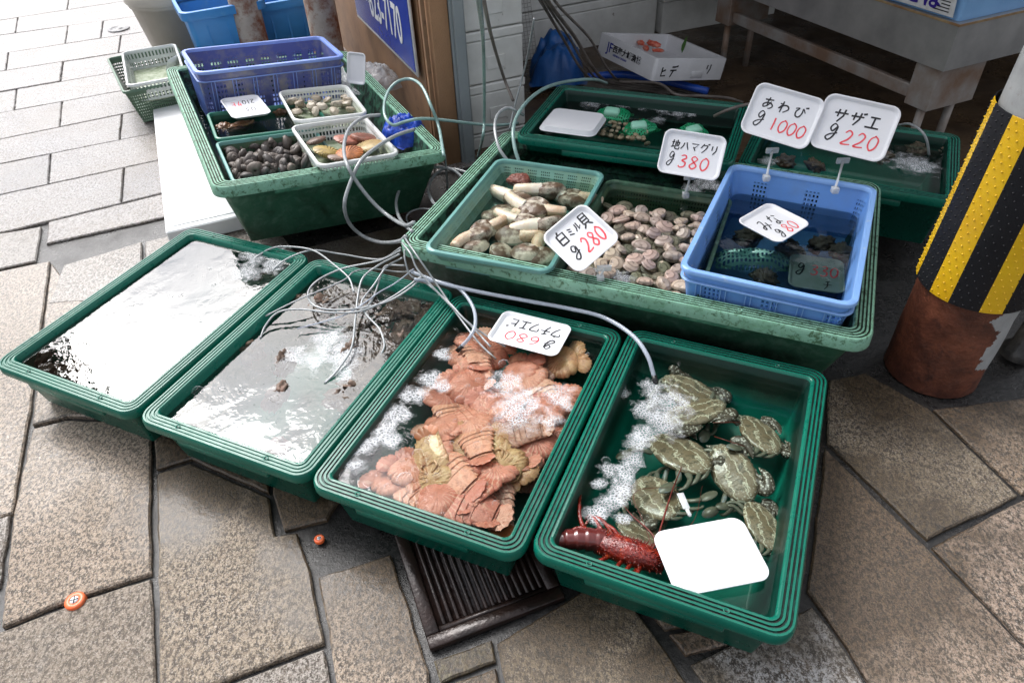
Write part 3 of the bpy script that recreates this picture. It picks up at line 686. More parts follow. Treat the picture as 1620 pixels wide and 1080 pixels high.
q = MB(); q.loft([cir(r, z) for r, z in ((.272, .43), (.292, .43), (.295, .47), (.285, .485), (.26, .487), (.255, .47), (.001, .475))]); edge_soft(q.build('lid', m_beige, bu, T()), 50)

# awning added out of view, shaped to mirror darkly in the near tub
AWC = []
for x_, y_, z_ in ((88, 525, 3.2), (155, 650, 3.2), (-330, 760, 3.5), (-330, 610, 3.5)):
    p_ = at(x_, y_, .19); k_ = (z_+1.333)/1.523; AWC.append((p_.x*k_, p_.y*k_, z_))
print(AWC)
q = MB(); q.add(AWC, [(0, 1, 2, 3)]); q.add([(x, y, z+.03) for x, y, z in AWC], [(3, 2, 1, 0)]); q.add([(0, 0, 0)], [])
aw = empty('unseen_awning', T(-5.6, 1.9, 0), 'unseen dark canvas awning over the left edge of the paving, added for its mirror image', 'awning')
q.build('canvas', m_awn, aw, T(5.6, -1.9, 0), smooth=False)
q = MB(); q.tube([(-.4, -.9, 0), (-.4, -.9, 3.6)], .04, 10).tube([(-1.2, 1.5, 0), (-1.2, 1.5, 3.68)], .04, 10); q.build('poles', m_greypost, aw, T())
# styrofoam slab under the leaning tub
Ms, ws, ls = quadM([(262, 368), (450, 345), (352, 160), (240, 166)], .075)
ws = .62; ls = 1.62
c0 = at(262, 368, .075); yy = at(241, 167, .075); vy = (yy-c0).normalized(); ux = Vector((vy.y, -vy.x, 0))
Ms = Matrix((ux, vy, Vector((0, 0, 1)))).transposed().to_4x4(); Ms.translation = c0
q = MB(); q.box(0, ws, 0, (yy-c0).length, -.075, 0, bev=.006).box(.03, ws-.03, .04, .06, .0005, .004).box(.1, .16, (yy-c0).length-.001, (yy-c0).length+.008, -.03, -.002)
tag(edge_soft(q.build('styrofoam_slab', m_foamw, M=Ms), 30), 'white styrofoam slab lying on the pavement under the leaning tub', 'styrofoam slab')

# foam fish boxes
def foam_box(Mb, w, l, h, lab, grp, mat=None, name='styrofoam_box', lid=True, notch=True):
    """base centre frame; front face at -Y"""
    mat = mat or m_foamd; root = empty(name, Mb, lab, 'foam box', grp)
    q = MB(); q.box(-w/2, w/2, -l/2, l/2, 0, h*.8, bev=.006)
    if notch: q.box(-.05, .05, -l/2-.006, -l/2-.0005, h*.25, h*.5, bev=.002)
    q.build('body', mat, root, T(), smooth=False)
    if lid: q = MB(); q.box(-w/2-.004, w/2+.004, -l/2-.004, l/2+.004, h*.8+.003, h-.004, bev=.007); q.build('lid', mat, root, T(), smooth=False)
    return root
pos = ['bottom', 'second', 'third', 'fourth', 'fifth']
z = .0
for k, hh in enumerate((.09, .262, .262, .262, .262)):
    foam_box(B @ T(.355+.004*(k % 2), .08+.2, z) @ RZ(.01*(k % 3-1)), .31, .4, hh-.003, '%s foam box from the floor in the stack right of the grey post' % pos[k], 'foam boxes stacked beside the grey post'); z += hh
for k in range(4):
    foam_box(B @ T(1.46, 1.4, k*.31) @ RZ(.02), 1.24, .4, .305, '%s wide foam box in the stack at the back of the shop' % pos[k], 'foam boxes stacked at the back of the shop', notch=False)
for k in range(4):
    foam_box(B @ T(2.62, 1.36, k*.27) @ RZ(-.03), 1.0, .4, .265, '%s foam box in the stack behind the steel bench leg' % pos[k], 'foam boxes stacked at the back of the shop', notch=False)
# open box with octopus pieces
b0 = at(1040, 93, .33); b1 = at(1152, 93, .215); b3 = at(948, 50, .34)
ex = (b1-b0); ow = ex.length; ex.normalize(); ey = (b3-b0); ol = ey.length*.97; ey = (ey-ex*ey.dot(ex)).normalized(); ez = ex.cross(ey)
O0 = Matrix((ex, ey, ez)).transposed().to_4x4(); O0.translation = b0+ex*ow/2+ey*ol/2; print('octbox', ow, ol)
m_foamb = M('white_fish_box', (.72, .72, .74), (.62, .62, .63), 6, .5, bump=.0004, bscale=300)
ob = empty('fish_box', O0 @ T(0, 0, -.125), 'open white fish box with printed blue lettering holding red scraps', 'fish box')
q = MB(); hh = .125
q.loft(rings(ow, ol, .02, [(.012, 0), (0, .004), (0, hh-.004), (.003, hh), (.02, hh), (.024, hh-.004), (.028, .03)]), bottom=True, top=True); edge_soft(q.build('box', m_foamb, ob, T()), 40)
FXm = Matrix(((1, 0, 0, 0), (0, 0, -1, 0), (0, 1, 0, 0), (0, 0, 0, 1)))          # text on a -Y face
LXm = WX                                                                     # text on a -X face
m_bluepr = M('blue_print', (.02, .03, .3), rough=.5)
textmesh('JF', .075, m_bluepr, ob, T(-ow/2-.0015, .17, .045) @ LXm, thick=.0003, bold=.001)
textmesh('西海大崎漁協', .043, m_ink, ob, T(-ow/2-.0015, .115, .058) @ LXm, thick=.0003, bold=.0012)
textmesh('NISHIKAI OHSAKI', .016, m_bluepr, ob, T(-ow/2-.0015, .105, .035) @ LXm, thick=.0003, bold=.0004)

# steel bench with blue crates
m_steel = M('stained_stainless_steel', (.5, .49, .47), (.36, .35, .34), 5, .42, metal=.7, c3=(.2, .1, .05), scale3=4, amt3=(.66, .8))
m_rustst = M('rust_stained_steel', (.36, .34, .32), (.24, .15, .1), 6, .6, metal=.4)
kc = at(1492, 114, .5); K = T(kc.x, kc.y, 0) @ RZ(BA)
kb = empty('steel_bench', K, 'stained stainless steel bench with a deep apron at the back right', 'bench')
q = MB(); q.box(0, 1.9, 0, 2.3, .5, .505).box(0, .012, .0, 2.3, .505, .695).box(.0121, 1.9, 0, .012, .505, .695).box(.02, 1.88, .02, 2.28, .668, .674); q.build('top_tray', m_steel, kb, T(), smooth=False)
q = MB(); q.box(-.004, .0, 0, 2.3, .69, .7).box(-.004, 1.9, -.004, -.0005, .69, .7); q.build('edge_trim', M('brass_coloured_edge', (.5, .36, .2), (.35, .2, .1), 12, .4, metal=.5), kb, T(), smooth=False)
for (x, y) in ((.02, .03), (.02, 1.5), (1.55, .03)):
    q = MB(); q.box(x, x+.3, y, y+.13, .3, .499, bev=.003); lg = q.build('leg', m_rustst, kb, T(), smooth=False)
    q = MB(); q.tube([(x+.05, y+.06, .3), (x+.05, y+.06, -.01)], .02, 10).tube([(x+.24, y+.06, .3), (x+.24, y+.06, -.01)], .02, 10); q.build('foot_tubes', m_rustst, lg, T())
q = MB(); q.box(.04, .07, .165, 1.495, .32, .38, bev=.004); q.build('rail', m_rustst, kb, T(), smooth=False)
m_lb = M('pale_blue_crate_plastic', (.25, .48, .78), (.2, .4, .7), 4, .3, c3=(.6, .7, .85), scale3=8, amt3=(.62, .75))
for (x, y, w_, l_, lab, txt) in ((.07, .05, .5, .62, 'pale blue fish crate with a handwritten label at the near corner of the steel bench', 1), (.64, .03, .6, .5, 'pale blue fish crate behind the striped pillar on the steel bench', 2), (.07, .72, .5, .62, 'pale blue fish crate further along the steel bench', 0)):
    r_ = empty('fish_crate', K @ T(x+w_/2, y+l_/2, .675), lab, 'crate', 'pale blue crates on the steel bench')
    q = MB(); q.loft(rings(w_, l_, .03, [(.03, 0), (.008, .15), (0, .15), (0, .17), (.015, .17), (.02, .16), (.04, .02)]), bottom=True, top=True); edge_soft(q.build('body', m_lb, r_, T()), 40)
    if txt == 1:
        q = MB(); Z = Matrix.Rotation(-.15, 4, 'Y')
        q.box(-.002, .0, -.26, .24, .015, .14); lb = q.build('label_sheet', m_swhite, r_, T(-w_/2+.012, 0, 0) @ Z, smooth=False)
        textmesh('鮮旬さば', .105, M('violet_ink', (.03, .01, .25)), lb, T(-.003, .225, .038) @ LXm, thick=.0003, bold=.002)
        q = MB()
        for k in range(7): q.box(-.0032, -.0025, -.235, -.235+.085-.02*((k*7) % 3), .03+k*.014, .0345+k*.014)
        q.build('small_print', m_ink, lb, T(), smooth=False)
    if txt == 2:
        q = MB(); q.tube([(-.2, -l_/2-.001, .03), (-.17, -l_/2, .05), (-.14, -l_/2, .035), (-.11, -l_/2, .055), (-.09, -l_/2, .04)], .008, 8); q.build('marking', M('violet_ink2', (.03, .01, .25)), r_, T(0, .015, 0))

# striped pillar
pb = at(1455, 617, 0); dirp = Vector((pb.x, pb.y, 0)).normalized(); PR = .148; pc = pb+dirp*PR
axis = Vector((.012, -.01, 1)).normalized()
PM = T(pc.x, pc.y, -.01) @ Vector((0, 0, 1)).rotation_difference(axis).to_matrix().to_4x4()
pl = empty('striped_pillar', PM, 'leaning concrete pillar with yellow and black warning sleeve and rusty foot', 'pillar')
m_foot = M('rust_brown_coating', (.06, .02, .013), (.17, .055, .03), 9, .45, bump=.006, bscale=30, c3=(.03, .012, .01), scale3=14, amt3=(.55, .72))
m_conc = M('pillar_concrete', (.36, .37, .37), (.28, .29, .29), 14, .7, bump=.001, bscale=90, c3=(.2, .17, .14), scale3=20, amt3=(.6, .75))
q = MB(); n = 180; hs = [k*.38/60 for k in range(61)]
q.loft([[( (PR+.004*noise.noise(Vector((math.cos(2*PI*k/n)*3, math.sin(2*PI*k/n)*3, h*9))))*math.cos(2*PI*k/n), (PR+.004*noise.noise(Vector((math.cos(2*PI*k/n)*3, math.sin(2*PI*k/n)*3, h*9))))*math.sin(2*PI*k/n), h) for k in range(n)] for h in hs])
for i in range(len(q.F)):
    k = i % n; a = 360*k/n; hh = hs[i//n]; lim = 280+26*noise.noise(Vector((hh*14, 0, 3)))+8*noise.noise(Vector((hh*60, 0, 7))) + max(0, (.13-hh)*900)
    q.mi[i] = 1 if (a > lim or a < 70) else 0
q.build('rusty_foot', [m_foot, m_conc], pl, T())
q = MB(); q.loft([cir(r, z, 40) for r, z in ((PR*.98, .335), (PR*.9, 1.2), (PR*.85, 3.2))], top=True); q.build('shaft', m_conc, pl, T())
SZ0, SZ1, SR0, SR1 = .37, .93, PR+.012, PR*.92+.012
m_ylw = M('yellow_rubber', (.8, .5, .01), (.7, .4, .01), 5, .35, c3=(.45, .25, .02), scale3=14, amt3=(.65, .78)); m_blk = M('black_rubber_sleeve', (.008, .008, .01), (.014, .014, .017), 5, .5, spec=.3)
q = MB(); n = 96; NS = 14; q.loft([cir(SR0+.0, SZ0, n), cir(SR0+.003, SZ0, n)]+[cir(SR0+(SR1-SR0)*j/6+.003, SZ0+(SZ1-SZ0)*j/6, n) for j in range(7)]+[cir(SR1, SZ1, n)])
off = 3
for i in range(len(q.F)):
    k = (i % n+off) % n; ph = (k/n*7) % 1; q.mi[i] = 0 if ph < .42 else 1
sl_ = q.build('sleeve', [m_ylw, m_blk], pl, T()); edge_soft(sl_, 50)
q = MB()
for j in range(26):
    for k in range(42):
        a = 2*PI*(k+.5*(j % 2))/42; f_ = (j+.5)/26; r = SR0+(SR1-SR0)*f_+.003; z_ = SZ0+(SZ1-SZ0)*f_
        Mk = RZ(a) @ T(r, 0, z_) @ RY(PI/2); V = [(.003*math.cos(2*PI*i/6), .003*math.sin(2*PI*i/6), 0) for i in range(6)]+[(.0014*math.cos(2*PI*i/6), .0014*math.sin(2*PI*i/6), .004) for i in range(6)]
        k2 = (int(a/(2*PI)*n)+off) % n; q.add(V, [(i, (i+1) % 6, 6+(i+1) % 6, 6+i) for i in range(6)]+[tuple(range(6, 12))], 0 if ((k2/n*7) % 1) < .42 else 1, Mk)
q.build('studs', [m_ylw, m_blk], sl_, T())
# black weight/post behind the pillar at the right edge
c = at(1590, 600, 0); q = MB(); q.loft([cir(r, z, 20) for r, z in ((.055, 0), (.05, .03), (.035, .05), (.035, .9))], top=True)
tag(q.build('black_pipe', M('black_wet_pipe', (.012, .012, .012), (.04, .035, .03), 20, .3, bump=.003, bscale=40), M=T(c.x+.1, c.y+.12, 0) @ RY(.12)), 'black wet pipe standing behind the striped pillar', 'pipe')
# blue pipe and tarpaulin bits behind tub D, leaning wire rack
q = MB(); q.tube(smooth_path([at(930, 122, .12), at(985, 118, .12), at(1050, 128, .1), at(1120, 145, .08)]), .022, 12)
tag(q.build('blue_pipe', M('blue_vinyl_pipe', (.02, .1, .5), (.015, .06, .35), 8, .3)), 'blue vinyl pipe lying under the open fish box', 'pipe')
def crumple(name, c, w_, l_, h_, mat, label, cat, seed, n=22, M_=None):
    V = []; F = []
    for j in range(n+1):
        for i in range(n+1):
            u, v = i/n*2-1, j/n*2-1; p = Vector((u*2.3+seed, v*2.3, seed)); f1 = noise.noise(p)+.5*noise.noise(p*2.6)+.3*noise.noise(p*6)
            e = max(0, 1-(abs(u)**3)-(abs(v)**3)); V.append((u*w_/2*(1+.15*noise.noise(Vector((v*2, seed, 1)))), v*l_/2*(1+.15*noise.noise(Vector((u*2, seed, 5)))), h_*(e**.6)*(.8+.3*f1)))
    for j in range(n):
        for i in range(n): a = j*(n+1)+i; F.append((a, a+1, a+n+2, a+n+1))
    return tag(mesh(name, V, F, mat, M=M_ if M_ is not None else T(*c)), label, cat)
m_tarp = M('blue_tarpaulin', (.02, .12, .38), (.015, .08, .28), 6, .35, bump=.002, bscale=40)
c = at(880, 118, .05); crumple('blue_sack', c, .34, .4, .26, m_tarp, 'crumpled blue sack on the floor behind the stack of foam boxes', 'sack', 2.2)
q = MB(); rk = B @ T(.62, .75, 0) @ RX(-.25)
for i in range(15): q.tube([(i*.022, 0, .05), (i*.022, 0, .9)], .002, 5)
for j in range(38): q.tube([(0, .004, .06+j*.022), (.31, .004, .06+j*.022)], .0018, 5)
tag(q.build('wire_rack', M('rack_wire', (.35, .34, .32), rough=.5), M=rk), 'grey wire rack leaning behind the foam box stack', 'rack')
# ------------------------------------------------------------------ handwriting
DAK = [[(.86, 1.02), (.92, .88)], [(.98, 1.06), (1.04, .92)]]
GLY = {
 'あ': [[(.12,.76),(.5,.79),(.82,.84)], [(.46,1),(.4,.6),(.48,.18)], [(.68,.66),(.5,.3),(.22,.1),(.12,.3),(.35,.5),(.7,.5),(.9,.3),(.78,.1),(.6,.02)]],
 'わ': [[(.3,1),(.3,.5),(.3,0)], [(.08,.74),(.36,.8),(.06,.3)], [(.1,.32),(.45,.66),(.75,.66),(.88,.4),(.55,.06)]],
 'び': [[(.05,.72),(.35,.8),(.18,.45),(.28,.1),(.55,.06),(.7,.4),(.68,.82),(.95,.5)]]+DAK,
 'サ': [[(.02,.66),(1,.72)], [(.3,.96),(.3,.38)], [(.72,1),(.7,.5),(.4,.0)]],
 'ザ': [[(.02,.66),(.95,.72)], [(.28,.96),(.28,.38)], [(.68,1),(.66,.5),(.38,.0)]]+DAK,
 'エ': [[(.15,.86),(.85,.88)], [(.5,.86),(.5,.12)], [(0,.1),(1,.12)]],
 '地': [[(.0,.7),(.36,.74)], [(.18,.96),(.18,.25)], [(0,.2),(.4,.32)], [(.42,.56),(.9,.74),(.86,.4),(.78,.36)], [(.68,.98),(.68,.3)], [(.5,.86),(.5,.16),(.62,.05),(.96,.05),(1,.28)]],
 'ハ': [[(.36,.8),(.28,.45),(.05,.12)], [(.62,.86),(.75,.5),(.98,.12)]],
 'マ': [[(.08,.8),(.92,.82),(.5,.4)], [(.34,.5),(.66,.12)]],
 'グ': [[(.4,.96),(.08,.5)], [(.38,.8),(.82,.8),(.66,.4),(.3,.02)]]+DAK,
 'リ': [[(.25,.86),(.25,.4)], [(.76,.92),(.76,.4),(.46,.02)]],
 '白': [[(.48,1.04),(.34,.84)], [(.16,.8),(.16,.0)], [(.16,.8),(.86,.8),(.86,.0)], [(.16,.42),(.86,.42)], [(.16,.03),(.86,.03)]],
 'ミ': [[(.2,.86),(.75,.7)], [(.2,.58),(.7,.44)], [(.1,.26),(.8,.04)]],
 'ル': [[(.3,.86),(.28,.4),(.04,.04)], [(.6,.92),(.6,.1),(.98,.42)]],
 '貝': [[(.2,1),(.2,.3)], [(.2,1),(.8,1),(.8,.3)], [(.2,.76),(.8,.76)], [(.2,.53),(.8,.53)], [(.2,.3),(.8,.3)], [(.35,.24),(.06,.0)], [(.65,.24),(.94,.0)]],
 'み': [[(.12,.86),(.5,.88),(.3,.3),(.1,.12),(.06,.32),(.45,.42),(.98,.24)], [(.78,.62),(.72,.3),(.5,.0)]],
 'な': [[(.08,.76),(.5,.8)], [(.38,1),(.08,.42)], [(.7,.86),(.94,.72)], [(.66,.6),(.66,.16),(.46,.04),(.34,.16),(.5,.28),(.92,.06)]],
 'ウ': [[(.5,1.02),(.5,.84)], [(.1,.58),(.1,.82),(.9,.82),(.76,.4),(.38,.0)]],
 'チ': [[(.72,.98),(.22,.82)], [(.02,.54),(.98,.58)], [(.5,.86),(.5,.4),(.22,.0)]],
 'ワ': [[(.1,.52),(.1,.84),(.9,.84),(.76,.4),(.38,.0)]],
 'ビ': [[(.2,.9),(.2,.1),(.86,.12)], [(.2,.54),(.74,.66)]]+DAK,
 'ヒ': [[(.2,.9),(.2,.1),(.86,.14)], [(.2,.5),(.74,.66)]],
 'デ': [[(.2,.9),(.8,.92)], [(.02,.6),(.98,.62)], [(.52,.6),(.22,.0)]]+DAK,
 'り': [[(.28,.9),(.22,.5),(.34,.55)], [(.74,.94),(.76,.5),(.5,.0)]],
 'g': [[(.8,.9),(.45,1),(.22,.74),(.5,.56),(.82,.86),(.74,.3),(.4,.0),(.08,.14),(.4,.36),(1,.5)]],
 '0': [[(.5,1),(.15,.75),(.12,.3),(.45,.0),(.82,.25),(.85,.75),(.5,1),(.42,.96)]],
 '1': [[(.45,1),(.5,.5),(.5,0)]],
 '2': [[(.15,.8),(.45,1),(.8,.8),(.6,.4),(.1,.05),(.5,.02),(.95,.08)]],
 '3': [[(.2,.92),(.6,1),(.78,.78),(.4,.56),(.8,.4),(.75,.1),(.35,0),(.12,.12)]],
 '6': [[(.7,1),(.3,.7),(.15,.3),(.4,.0),(.8,.15),(.75,.45),(.35,.45),(.18,.25)]],
 '8': [[(.78,.86),(.45,1),(.2,.8),(.5,.55),(.85,.25),(.5,.0),(.15,.22),(.5,.52),(.8,.78),(.74,.9)]],
}
def strokes(items, mat, parent, z, name='handwriting', rnd=None):
    """items: (text, x, y, width, height, pitch, stroke width)"""
    q = MB(); rnd = rnd or random.Random(5)
    for txt, x0, y0, w_, h_, pitch, sw in items:
        for i, ch in enumerate(txt):
            for st in GLY.get(ch, []):
                pts = [Vector((x0+i*pitch+px*w_+py*h_*.08, y0+py*h_, 0)) for px, py in st]
                sp = smooth_path(pts, 7) if (len(pts) > 3 and ch not in '白貝エサザ') else [pts[0].lerp(pts[1], .5*k) for k in range(2)]+pts[1:] if len(pts) == 2 else pts
                L = []; R_ = []
                for k, p in enumerate(sp):
                    t = (sp[min(k+1, len(sp)-1)]-sp[max(0, k-1)]); t = t.normalized() if t.length > 0 else Vector((1, 0, 0))
                    wd_ = 1.75*sw*(.75+.35*math.sin(PI*min(1, (k+1)/(len(sp)+.5)))+.12*noise.noise(Vector((k*.7, i, x0*90))))
                    nn = Vector((-t.y, t.x, 0))*wd_/2; L.append(p+nn+Vector((0, 0, z))); R_.append(p-nn+Vector((0, 0, z)))
                n_ = len(L); q.add(L+R_, [(k, n_+k, n_+k+1, k+1) for k in range(n_-1)]); z += .00002
    return q.build(name, mat, parent, T(), smooth=False)
def foam_tray(Mt, w_, l_, label, group='white foam price trays', flip=False, h_=.013, mat=None, write=None):
    """frame at tray centre, face up +Z; lying on its base"""
    root = empty('price_tray' if write or label.find('price') >= 0 else 'foam_tray', Mt @ (RX(PI) @ T(0, 0, -h_) if flip else T()), label, 'foam tray', group)
    q = MB(); r_ = min(w_, l_)*.17
    q.loft(rings(w_, l_, r_, [(.012, 0), (.003, h_-.002), (0, h_-.002), (-.0005, h_), (.002, h_+.0012), (.006, h_+.0005), (.0105, .0035), (.016, .0025)], 7), bottom=True, top=True)
    edge_soft(q.build('tray', mat or m_tray, root, T()), 60)
    if write:
        for m_, items in write: strokes([(t, (x-.5)*w_, (y-.5)*l_, a*w_, b*l_, p*w_, s) for t, x, y, a, b, p, s in items], m_, root, .0032, 'black_writing' if m_ is m_ink else 'red_writing')
    return root
def nface(P_, lean):                       # normal facing the viewer's side horizontally, leaning back
    d = Vector((-P_.x, -P_.y, 0)).normalized(); return (d*math.cos(lean)+Vector((0, 0, 1))*math.sin(lean)).normalized()
def clip(pt, top, label):
    q = MB(); d = top-pt; s = Vector((-d.y, d.x, 0)).normalized() if Vector((d.x, d.y, 0)).length > .01 else Vector((1, 0, 0))
    x = Vector((math.cos(.0), math.sin(0), 0)); root = empty('sign_clip', T(*pt), label, 'clip', 'clear plastic sign clips')
    q.tube([(0, 0, -.012), (0, 0, .0), d*.4, d], [.006, .005, .004, .005], 8); q.box(-.012, .012, -.012, .012, -.02, .002, bev=.002); q.build('stem', m_clip, root, T())
    q = MB(); q.box(-.024, .024, -.004, .006, d.z-.012, d.z+.01, M=T(d.x, d.y, 0), bev=.002); q.build('jaw', m_clip, root, T())
p1 = at(1216, 275, .43); n1 = nface(p1, .75)
def uprt(corners, P_, lean): n = nface(P_, lean); Mq, a, b = quadM(corners, n=n, P0=P_); return Mq, a, b
Mq, a, b = uprt([(1172, 203), (1276, 246), (1303, 162), (1200, 126)], at(1216, 275, .43)+Vector((0, 0, .05)), .7)
foam_tray(Mq @ T(0, 0, -.005), a, b, 'upright price tray reading あわび g1000 clipped behind the blue crate', write=[(m_ink, [('あわび', .16, .56, .17, .22, .23, .0028), ('g', .14, .2, .13, .3, .1, .0026)]), (m_red, [('1000', .36, .2, .13, .24, .135, .003)])])
clip(at(1213, 278, .425), at(1222, 238, .475), 'clear clip holding the あわび price tray on the blue crate rim')
Mq, a, b = uprt([(1279, 228), (1396, 264), (1427, 172), (1310, 147)], at(1328, 290, .43)+Vector((0, 0, .05)), .7)
foam_tray(Mq @ T(0, 0, -.005), a, b, 'upright price tray reading サザエ g220 clipped behind the blue crate', write=[(m_ink, [('サザエ', .17, .54, .18, .24, .22, .0034), ('g', .16, .2, .14, .3, .1, .0032)]), (m_red, [('220', .38, .18, .14, .26, .17, .0032)])])
clip(at(1322, 297, .425), at(1334, 254, .475), 'clear clip holding the サザエ price tray on the blue crate rim')
Mq, a, b = uprt([(1038, 271), (1137, 290), (1149, 220), (1054, 202)], at(1088, 300, .36)+Vector((0, 0, .05)), .8)
foam_tray(Mq @ T(0, 0, -.005), a, b, 'upright price tray reading 地ハマグリ g380 above the brown clams', write=[(m_ink, [('地ハマグリ', .14, .58, .13, .22, .155, .0024), ('g', .12, .2, .11, .32, .1, .0022)]), (m_red, [('380', .3, .2, .15, .28, .175, .0032)])])
clip(at(1085, 305, .33), at(1092, 280, .39), 'clear clip holding the 地ハマグリ price tray')
Pm = at(930, 435, .375); nm_ = nface(Pm, 1.05); Mq, a, b = quadM([(915, 436), (983, 380), (921, 320), (856, 380)], n=nm_, P0=Pm)
foam_tray(Mq, a, b, 'tilted price tray reading 白ミル貝 g280 leaning between the two clam baskets', write=[(m_ink, [('白', .16, .6, .2, .28, .2, .0034), ('ミル', .4, .64, .12, .18, .15, .0026), ('貝', .68, .58, .2, .28, .2, .003), ('g', .18, .22, .16, .28, .1, .003)]), (m_red, [('280', .42, .2, .14, .3, .16, .0034)])])
clip(at(950, 437, .35), at(956, 424, .375), 'clear clip under the tilted 白ミル貝 price tray')
Mq, a, b = quadM([(1230, 388), (1287, 354), (1216, 330), (1158, 354)], -.045, Bb)
foam_tray(Mq @ RX(.06), a, b, 'price tray reading みな and 80 floating inside the sky blue crate', write=[(m_ink, [('みな', .24, .42, .22, .34, .28, .0026), ('g', .3, .1, .14, .26, .1, .0024)]), (m_red, [('80', .52, .12, .15, .26, .17, .0026)])])
Mq, a, b = quadM([(1244, 456), (1330, 470), (1338, 415), (1250, 408)], -.125, Bb)
foam_tray(Mq, a, b, 'sunken price tray marked 330 on the bottom of the sky blue crate', write=[(m_red, [('330', .38, .5, .16, .3, .18, .003)]), (m_ink, [('g', .12, .45, .16, .36, .1, .003), ('チ', .62, .12, .16, .26, .1, .002)])], mat=M('algae_stained_tray', (.3, .32, .3), (.2, .24, .2), 12, .5))
Mq, a, b = quadM([(905, 521), (800, 496), (768, 538), (881, 570)], -.008, FR[2])
foam_tray(Mq @ RX(-.04), a, b, 'upside down price tray reading ウチワエビ g680 floating among the pink slipper lobsters', write=[(m_ink, [('ウチワエビ', .1, .12, .13, .28, .155, .0028), ('g', .12, .5, .13, .28, .1, .0028)]), (m_red, [('680', .32, .52, .15, .26, .17, .0026)])])
Mq, a, b = quadM([(1073, 945), (1222, 916), (1173, 816), (1028, 842)], -.012, FR[3])
foam_tray(Mq @ RX(-.02), a, b, 'large blank white foam tray lying upturned in the crab tub', flip=True, h_=.014)
Mq, a, b = quadM([(858, 205), (940, 220), (958, 188), (872, 172)], -.005, D0)
foam_tray(Mq, a, b, 'upturned blank white tray at the left end of the back tub', flip=True, h_=.02)
Mq, a, b = quadM([(410, 153), (351, 161), (367, 194), (427, 182)], .02, A0)
foam_tray(Mq, a, b, 'small upside down price tray with faded writing on the solid green tray tub', write=[(m_ink, [('210', .16, .12, .1, .2, .11, .0022), ('03', .26, .5, .12, .18, .13, .0016)]), (m_red, [('サヒ', .5, .14, .13, .24, .16, .0022)])])
Pm = at(565, 125, .40); Mq = T(*Pm) @ RZ(-.45) @ RX(1.25) @ RY(.15)
foam_tray(Mq @ RZ(PI/2) @ T(.05, 0, 0), .15, .10, 'blank white tray standing upright at the back of the upper left tub')
Pm = at(278, 100, .2); foam_tray(T(*Pm) @ RZ(-.3) @ RY(-1.0) @ RZ(PI/2), .15, .09, 'blank white tray leaning inside the off-white basket at the far left')
# writing on the fish box front
q_ = strokes([('ヒデ', -ow*.42, .025, .05, .06, .07, .0045), ('り', ow*.2, .04, .05, .055, .05, .0045)], m_ink, ob, .001, 'front_writing'); q_.matrix_local = T(0, -ol/2-.001, 0) @ FXm
q = MB(); q.box(.01, .1, -ol/2-.006, -ol/2-.0006, .02, .055, bev=.003); q.build('grip', m_foamb, ob, T())

# ------------------------------------------------------------------ shellfish
def egg(n=14, m=9):                        # unit dome grid, polar
    return [(m_, k) for m_ in range(m) for k in range(n)]
def clam_mesh(L=.05, W=.038, H=.022, ridge=.0):
    q = MB(); n = 22; m = 7
    for s in (1, -1):
        R_ = []
        for j in range(m+1):
            f_ = j/m; ring = []
            for k in range(n):
                a = 2*PI*k/n; x = math.cos(a)*L/2*(1+.08*math.sin(a)); y = math.sin(a)*W/2*(1 if math.sin(a) < 0 else .92)
                cx, cy = 0, W*.34
                px = cx*f_+x*(1-f_) ; py = cy*f_+y*(1-f_)
                zz_ = s*H/2*math.sin(min(1, (f_*1.25))**.6*PI/2)*(1-.25*max(0, f_-.75)*4)
                if f_ == 0: zz_ = s*.0003
                ring.append((px, py, zz_))
            R_.append(ring if s == 1 else ring[::-1])
        q.loft(R_, top=True)
    return q
def shell_mat(name, cols, ring=260, rnd=True, dark=(.04, .025, .02), centre=(0, .013, 0), rough=.42, rows=.55):
    t = NT(name); v = t.coord(); d = t.n('ShaderNodeVectorMath', operation='DISTANCE'); t.l(v, d.inputs[0]); d.inputs[1].default_value = centre
    oi = t.n('ShaderNodeObjectInfo')
    base = t.ramp(oi.outputs['Random'], [(i/(len(cols)-1), c) for i, c in enumerate(cols)])
    w_ = t.math('SINE', t.math('MULTIPLY', t.math('ADD', d.outputs['Value'], t.math('MULTIPLY', t.noise(v, 40, 3), .004)), ring*6.28/3))
    w2 = t.ramp(w_, [(.35, 0.), (.9, rows)])
    col = t.mix(w2, base, tuple(c*2.2 for c in dark)); col = t.mix(t.ramp(t.noise(v, 60, 6, .75), [(.52, 0.), (.72, .75)]), col, dark)
    col = t.mix(t.ramp(t.noise(v, 30, 4), [(.55, 0.), (.75, .5)]), col, (.55, .48, .4))
    t.bsdf(col, rough, t.bump(w_, .0006, .8, t.bump(t.noise(v, 120, 3), .0008, .6))); return t.m
m_clam = shell_mat('brown_clam_shell', [(.42, .33, .27), (.5, .4, .3), (.34, .27, .25), (.45, .32, .27), (.55, .46, .34), (.3, .25, .23)])
m_pale = shell_mat('pale_clam_shell', [(.4, .36, .28), (.36, .3, .22), (.46, .42, .34)], rows=.3, dark=(.1, .08, .06))
rc = random.Random(11)
def in_px_quad(Fm, c, u, v, h):            # bilinear point inside a pixel quad on a frame plane
    BL, BR, TR, TL = [loc(Fm, x, y, h) for x, y in c]
    return BL.lerp(BR, u).lerp(TL.lerp(TR, u), v)
